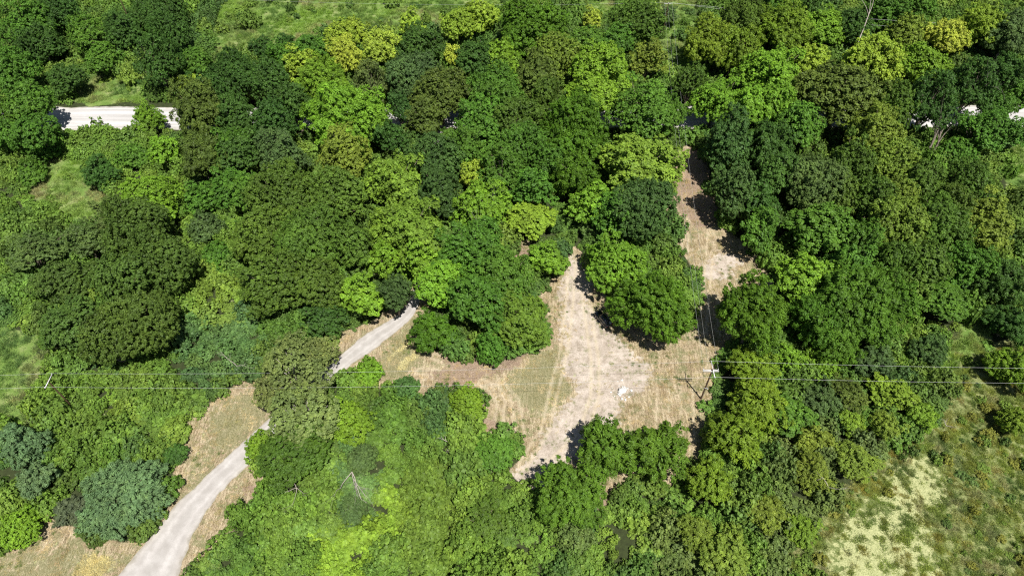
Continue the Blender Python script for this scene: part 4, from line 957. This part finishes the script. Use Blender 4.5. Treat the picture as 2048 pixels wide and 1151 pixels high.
o = dead("dead_branches", 4.2 - 8, 118, 5, [(.1, .5, 1), (-.5, .3, .8)], 7, .10, 3, (.45, .42, .37), "bare twigs rising through the open topped tree", "dead branches", 25, .6, .2)
o = dead("dead_branches", -107, 119, 1.5, [(.6, -.6, .2), (.3, -1, .2)], 6, .06, 3, (.45, .40, .28), "straw coloured dead stems leaning between bushes on the left", "dead branches", 29, .3, .0)
for (x_, y_, s_, lb) in ((-52, 73, 31, "pale bare limb in the top of the tall pale limbed tree"), (129, 163, 33, "grey dead twigs at the right end of the dark open tree"), (-12, 62, 37, "small grey snag in the scrub below the mown clearing"), (56, 52, 39, "small white snag among the soft bushes at the bottom right"), (84, 66, 43, "little white stick standing in the marsh edge")):
    dead("dead_branches", x_, y_, {31: 11.5, 33: 12, 37: 1.6, 39: 4.2, 43: 1.0}[s_], [(.3, -.5, .6), (-.4, .2, .7)], {31: 4, 33: 7, 37: 2.2, 39: 3, 43: 2.0}[s_], .08, 2, WHITE if s_ != 33 else GREY, lb, "dead branches", s_, .6, .1)

# ------------------------------------------------------------------ power line
M_POLE = plain("pole_wood", (.115, .068, .040), .85, vary=.3, scale=2.0)
M_ARM = plain("weathered_arm", (.74, .73, .71), .6, vary=.08)
M_WIRE = plain("wire_metal", (.52, .53, .52), .5, .1, vary=.05)
M_PORC = plain("porcelain", (.78, .78, .76), .25, vary=.03)
M_STEEL = plain("galvanised_steel", (.50, .50, .50), .45, .6)
def utility_pole(x, y, h, arms, label, extra=False, arm_h=0.0):
    root = bpy.data.objects.new("utility_pole", None); COL.objects.link(root); root.location = (x, y, 0)
    tag(root, label, "utility pole", "utility poles of the power line")
    T = Tubes(); T.tube([(0, 0, 0), (0, 0, h * .5), (0, 0, h)], [.17, .145, .11], 12); T.tube([(0, 0, h), (0, 0, h + .01)], [.11, .001], 12)
    link("pole_shaft", T.mesh("pole_shaft", M_POLE), root)
    for (dx, dy, L, z, ox, oy) in arms:
        T = Tubes(); T.box((ox, oy, z), (L if dx else .12, L if dy else .12, .13))
        me = T.mesh("crossarm", M_ARM, False); link("crossarm", me, root)
    return root
def insulator(root, p):
    T = Tubes(); T.tube([(p[0], p[1], p[2]), (p[0], p[1], p[2] + .08), (p[0], p[1], p[2] + .1), (p[0], p[1], p[2] + .2), (p[0], p[1], p[2] + .22)], [.05, .05, .09, .07, .005], 8)
    link("insulator", T.mesh("insulator", M_PORC), root)
AX, AY = 37.95, 72.7
pa = utility_pole(AX, AY, 10.5, [(1, 0, 3.0, 10.05, -.25, -.17), (1, 0, 3.0, 10.05, -.25, .17), (0, 1, 3.7, 10.32, .13, .0)], "brown wooden power pole with white crossarms beside the mown clearing")
for p in ((-1.65, .17, 10.12), (1.15, .17, 10.12), (-1.65, -.17, 10.12), (.13, 1.8, 10.4), (.13, -1.8, 10.4)): insulator(pa, p)
T = Tubes(); T.tube([(.0, .0, 9.9), (-.25, -.9, 10.25)], [.025, .025], 5); T.tube([(0, 0, 9.2), (-1.2, .17, 10.0)], [.02, .02], 5); T.tube([(0, 0, 9.2), (.8, -.17, 10.0)], [.02, .02], 5)
link("brace", T.mesh("brace", M_STEEL), pa)
T = Tubes(); T.box((.0, -.22, 4.2), (.9, .08, .08)); T.box((.35, -.3, 4.0), (.22, .2, .4)); T.tube([(0.1, -.15, 0), (.1, -.15, 8.5)], [.03, .03], 5)
link("meter_bracket", T.mesh("meter_bracket", M_STEEL, False), pa)
BX, BY = -86.9, 70.3
pb = utility_pole(BX, BY, 10.4, [(0, 1, 3.2, 10.2, .13, .0)], "utility pole with one white crossarm rising from the scrub on the left")
for p in ((.13, 1.5, 10.27), (.13, -1.5, 10.27)): insulator(pb, p)
CX, CY = 50.0, 212.0
pc = utility_pole(CX, CY, 10.6, [(1, 0, 2.6, 10.3, 0, .14)], "far utility pole on the top edge above the overgrown corridor")
for p in ((-1.2, .14, 10.37), (1.2, .14, 10.37), (0, 0, 10.6)): insulator(pc, p)
pd = utility_pole(-128.5, 218.5, 10.8, [(0, 1, 2.4, 10.4, .13, 0)], "utility pole at the top edge left of the meadow")
pd.children[0].data = pd.children[0].data.copy(); pd.children[0].data.materials[0] = M_ARM
def wire(a, b, sag, label, r=.016, n=40):
    a = Vector(a); b = Vector(b); pts = []
    for i in range(n + 1):
        t = i / n; p = a.lerp(b, t); p.z -= 4 * sag * t * (1 - t); pts.append(p)
    T = Tubes(); T.tube(pts, [r] * (n + 1), 5)
    o = link("power_line", T.mesh("power_line", M_WIRE)); return tag(o, label, "power line", "overhead wires")
EX, EY = 168, 71.5
wire((AX + .13, AY + 1.8, 10.62), (BX + .13, BY + 1.5, 10.49), 1.5, "upper overhead wire crossing the clearing to the left pole")
wire((AX + .13, AY - 1.8, 10.62), (BX + .13, BY - 1.5, 10.49), 1.6, "lower overhead wire crossing the clearing to the left pole")
wire((AX + .13, AY + 1.8, 10.62), (EX, EY + 1.5, 10.4), 1.3, "upper overhead wire running right over the marsh")
wire((AX + .13, AY - 1.8, 10.62), (EX, EY - 1.5, 10.4), 1.4, "lower overhead wire running right over the marsh")
wire((BX + .13, BY + 1.5, 10.49), (-190, 69.8, 10.3), 1.0, "upper overhead wire from the left pole to the left edge")
wire((BX + .13, BY - 1.5, 10.49), (-190, 66.8, 10.3), 1.0, "lower overhead wire from the left pole to the left edge")
wire((AX - 1.65, AY + .17, 10.34), (CX - 1.2, CY + .14, 10.59), 3.0, "left wire running from the wooden pole up the shaded lane", .014)
wire((AX + 1.15, AY + .17, 10.34), (CX + 1.2, CY + .14, 10.59), 3.0, "right wire running from the wooden pole up the shaded lane", .014)
wire((AX - .3, AY + .17, 9.3), (CX, CY, 9.6), 3.2, "low middle wire running from the wooden pole up the shaded lane", .012)
wire((CX + 1.2, CY + .14, 10.59), (240, 186, 10.4), 3.0, "overhead wire running right from the far utility pole", .022)
wire((CX, CY, 10.82), (240, 194, 10.6), 2.5, "topmost overhead wire running right from the far utility pole", .022)
wire((-128.4, 218.5, 10.5), (CX, CY, 10.82), 2.0, "overhead wire crossing the grassy meadow at the top", .014)

# ------------------------------------------------------------------ white rocks
M_ROCK = plain("white_rock", (.62, .61, .58), .9, vary=.25, scale=2.5)
rock_meshes = []
for k in range(6):
    bm = bmesh.new(); bmesh.ops.create_icosphere(bm, subdivisions=2, radius=1); rg = random.Random(100 + k)
    cuts = [Vector((rg.gauss(0, 1), rg.gauss(0, 1), rg.gauss(0, .8))).normalized() for _ in range(9)]
    for v in bm.verts:
        for c in cuts:
            d = v.co.dot(c); lim = .62 + .02 * (hash(c.x) % 5)
            if d > lim: v.co -= c * (d - lim)
        v.co *= 1 + rg.uniform(-.03, .03)
    me = bpy.data.meshes.new("white_rock"); bm.to_mesh(me); bm.free(); me.materials.append(M_ROCK); rock_meshes.append(me)
placed = []
SPECIAL = {0: "large flat white rock in the middle of the rock pile", 1: "white rock lying apart at the right of the rock pile", 2: "small white rock lying apart at the left of the rock pile"}
for k in range(46):
    rr = abs(rnd.gauss(0, 1)); a = rnd.uniform(0, 6.28)
    x_ = 22.1 + math.cos(a) * rr * 1.0; y_ = 74.5 + math.sin(a) * rr * 1.15
    if k == 1: x_, y_ = 24.2, 74.6
    if k == 2: x_, y_ = 20.0, 74.2
    if k == 0: x_, y_ = 22.1, 74.5
    s = .55 if k == 0 else (.34 if k == 1 else rnd.uniform(.16, .46) * (1.12 - .22 * rr))
    s = max(s, .09); z_ = s * .35 + max(0, .35 * (1 - math.hypot(x_ - 22.1, y_ - 74.5) / 1.4))
    o = link("white_rock", rock_meshes[k % 6], None, (x_, y_, z_ - .08)); o.scale = (s * rnd.uniform(.9, 1.6), s, s * rnd.uniform(.5, .8)); o.rotation_euler = (rnd.uniform(-.3, .3), rnd.uniform(-.3, .3), rnd.uniform(0, 6.28))
    tag(o, SPECIAL.get(k, "angular white rock in the small pile on the dirt"), "rock", "white rocks piled on the bare dirt")

# ------------------------------------------------------------------ parked car
M_PAINT, nt, b = new_mat("black_paint"); b.inputs['Base Color'].default_value = (.012, .014, .022, 1); b.inputs['Roughness'].default_value = .22; b.inputs['Coat Weight'].default_value = .6
fl_ = noise_tex(nt, 30, node(nt, "ShaderNodeTexCoord").outputs['Object']); nt.links.new(mixc(nt, fl_, (.010, .012, .020), (.016, .018, .028)), b.inputs['Base Color'])
M_GLASS = plain("car_glass", (.02, .03, .035), .05, vary=.05, spec=.8)
M_TYRE = plain("tyre_rubber", (.02, .02, .02), .85); M_RIM = plain("rim_alloy", (.45, .45, .47), .3, .9); M_LAMP = plain("lamp_glass", (.75, .75, .72), .15); M_RED = plain("tail_lamp_red", (.35, .02, .02), .2)
def loft(name, prof, halfw, mat, inset=None):
    """prof: list of (x, zlow, zhigh, half width low, half width high)"""
    V = []; F = []; k = 8
    for (x, z0, z1, w0, w1) in prof:
        for (wy, wz) in ((-1, 0), (-1.02, .45), (-.97, .85), (-.80, 1.0), (.80, 1.0), (.97, .85), (1.02, .45), (1, 0)):
            w = w0 + (w1 - w0) * wz; V.append((x, wy * w, z0 + (z1 - z0) * wz))
    for i in range(len(prof) - 1):
        for j in range(k): F.append((i * k + j, i * k + (j + 1) % k, (i + 1) * k + (j + 1) % k, (i + 1) * k + j))
    n = (len(prof) - 1) * k
    me = bpy.data.meshes.new(name); me.from_pydata(V, [], F + [tuple(range(k))[::-1], tuple(n + j for j in range(k))]); me.materials.append(mat)
    bm = bmesh.new(); bm.from_mesh(me); bmesh.ops.recalc_face_normals(bm, faces=bm.faces); bm.to_mesh(me); bm.free()
    for p in me.polygons: p.use_smooth = len(p.vertices) == 4
    return me
car = bpy.data.objects.new("parked_car", None); COL.objects.link(car)
tag(car, "black estate style car parked in the shade under the big deep green tree", "car")
car.location = (19.9, 92.4, 0); car.rotation_euler = (0, 0, math.atan2(5.2, -3.1))
body = link("body", loft("body", [(-2.42, .42, .80, .78, .70), (-2.34, .30, .98, .90, .84), (-1.9, .28, 1.05, .93, .88), (-.6, .28, 1.02, .94, .90), (.9, .28, 1.0, .94, .90), (1.7, .28, .96, .92, .84), (2.2, .30, .88, .86, .74), (2.42, .40, .72, .70, .58)], 1, M_PAINT), car)
cabin = link("roof", loft("roof", [(-2.22, 1.02, 1.10, .80, .74), (-1.95, 1.02, 1.62, .80, .60), (-1.2, 1.0, 1.70, .82, .64), (.1, 1.0, 1.68, .82, .63), (.45, .98, 1.55, .81, .60)], 1, M_PAINT), car)
def quad(name, pts, mat, parent):
    me = bpy.data.meshes.new(name); a = [Vector(p) for p in pts]; nrm = (a[1] - a[0]).cross(a[2] - a[0]).normalized() * .02
    V = [tuple(p) for p in a] + [tuple(p - nrm) for p in a]
    me.from_pydata(V, [], [(0, 1, 2, 3), (7, 6, 5, 4), (0, 4, 5, 1), (1, 5, 6, 2), (2, 6, 7, 3), (3, 7, 4, 0)]); me.materials.append(mat)
    return link(name, me, parent)
quad("windscreen", [(1.15, -.74, 1.0), (1.15, .74, 1.0), (.42, .62, 1.58), (.42, -.62, 1.58)], M_GLASS, car)
quad("rear_window", [(-2.26, .68, 1.13), (-2.26, -.68, 1.13), (-1.99, -.56, 1.56), (-1.99, .56, 1.56)], M_GLASS, car)
for sgn in (1, -1):
    quad("side_window", [(.9, .86 * sgn, 1.04), (-.55, .87 * sgn, 1.05), (-.5, .72 * sgn, 1.52), (.35, .71 * sgn, 1.5)][::sgn], M_GLASS, car)
    quad("side_window", [(-.65, .87 * sgn, 1.05), (-1.85, .86 * sgn, 1.06), (-1.7, .72 * sgn, 1.5), (-.6, .73 * sgn, 1.53)][::sgn], M_GLASS, car)
    T = Tubes(); T.tube([(-1.8, .52 * sgn, 1.66), (-1.7, .53 * sgn, 1.76), (.0, .53 * sgn, 1.74), (.15, .52 * sgn, 1.66)], [.02] * 4, 5); link("roof_rail", T.mesh("roof_rail", M_RIM), car)
    T = Tubes(); T.box((.75, 1.02 * sgn, 1.05), (.14, .2, .14)); link("wing_mirror", T.mesh("wing_mirror", M_PAINT, False), car)
    T = Tubes(); T.box((2.28, .60 * sgn, .74), (.18, .26, .12)); link("headlight", T.mesh("headlight", M_LAMP, False), car)
    T = Tubes(); T.box((-2.37, .70 * sgn, .9), (.08, .2, .22)); link("tail_light", T.mesh("tail_light", M_RED, False), car)
    for wx in (1.45, -1.45):
        T = Tubes(); T.tube([(wx, .74 * sgn, .34), (wx, .76 * sgn, .34), (wx, .94 * sgn, .34), (wx, .96 * sgn, .34)], [.24, .34, .34, .24], 18); w = link("wheel", T.mesh("tyre", M_TYRE), car)
        T = Tubes(); T.tube([(wx, .94 * sgn, .34), (wx, .965 * sgn, .34), (wx, .966 * sgn, .34)], [.23, .21, .001], 12); link("rim", T.mesh("rim", M_RIM), w)
print("LEAF QUADS", N_QUADS)
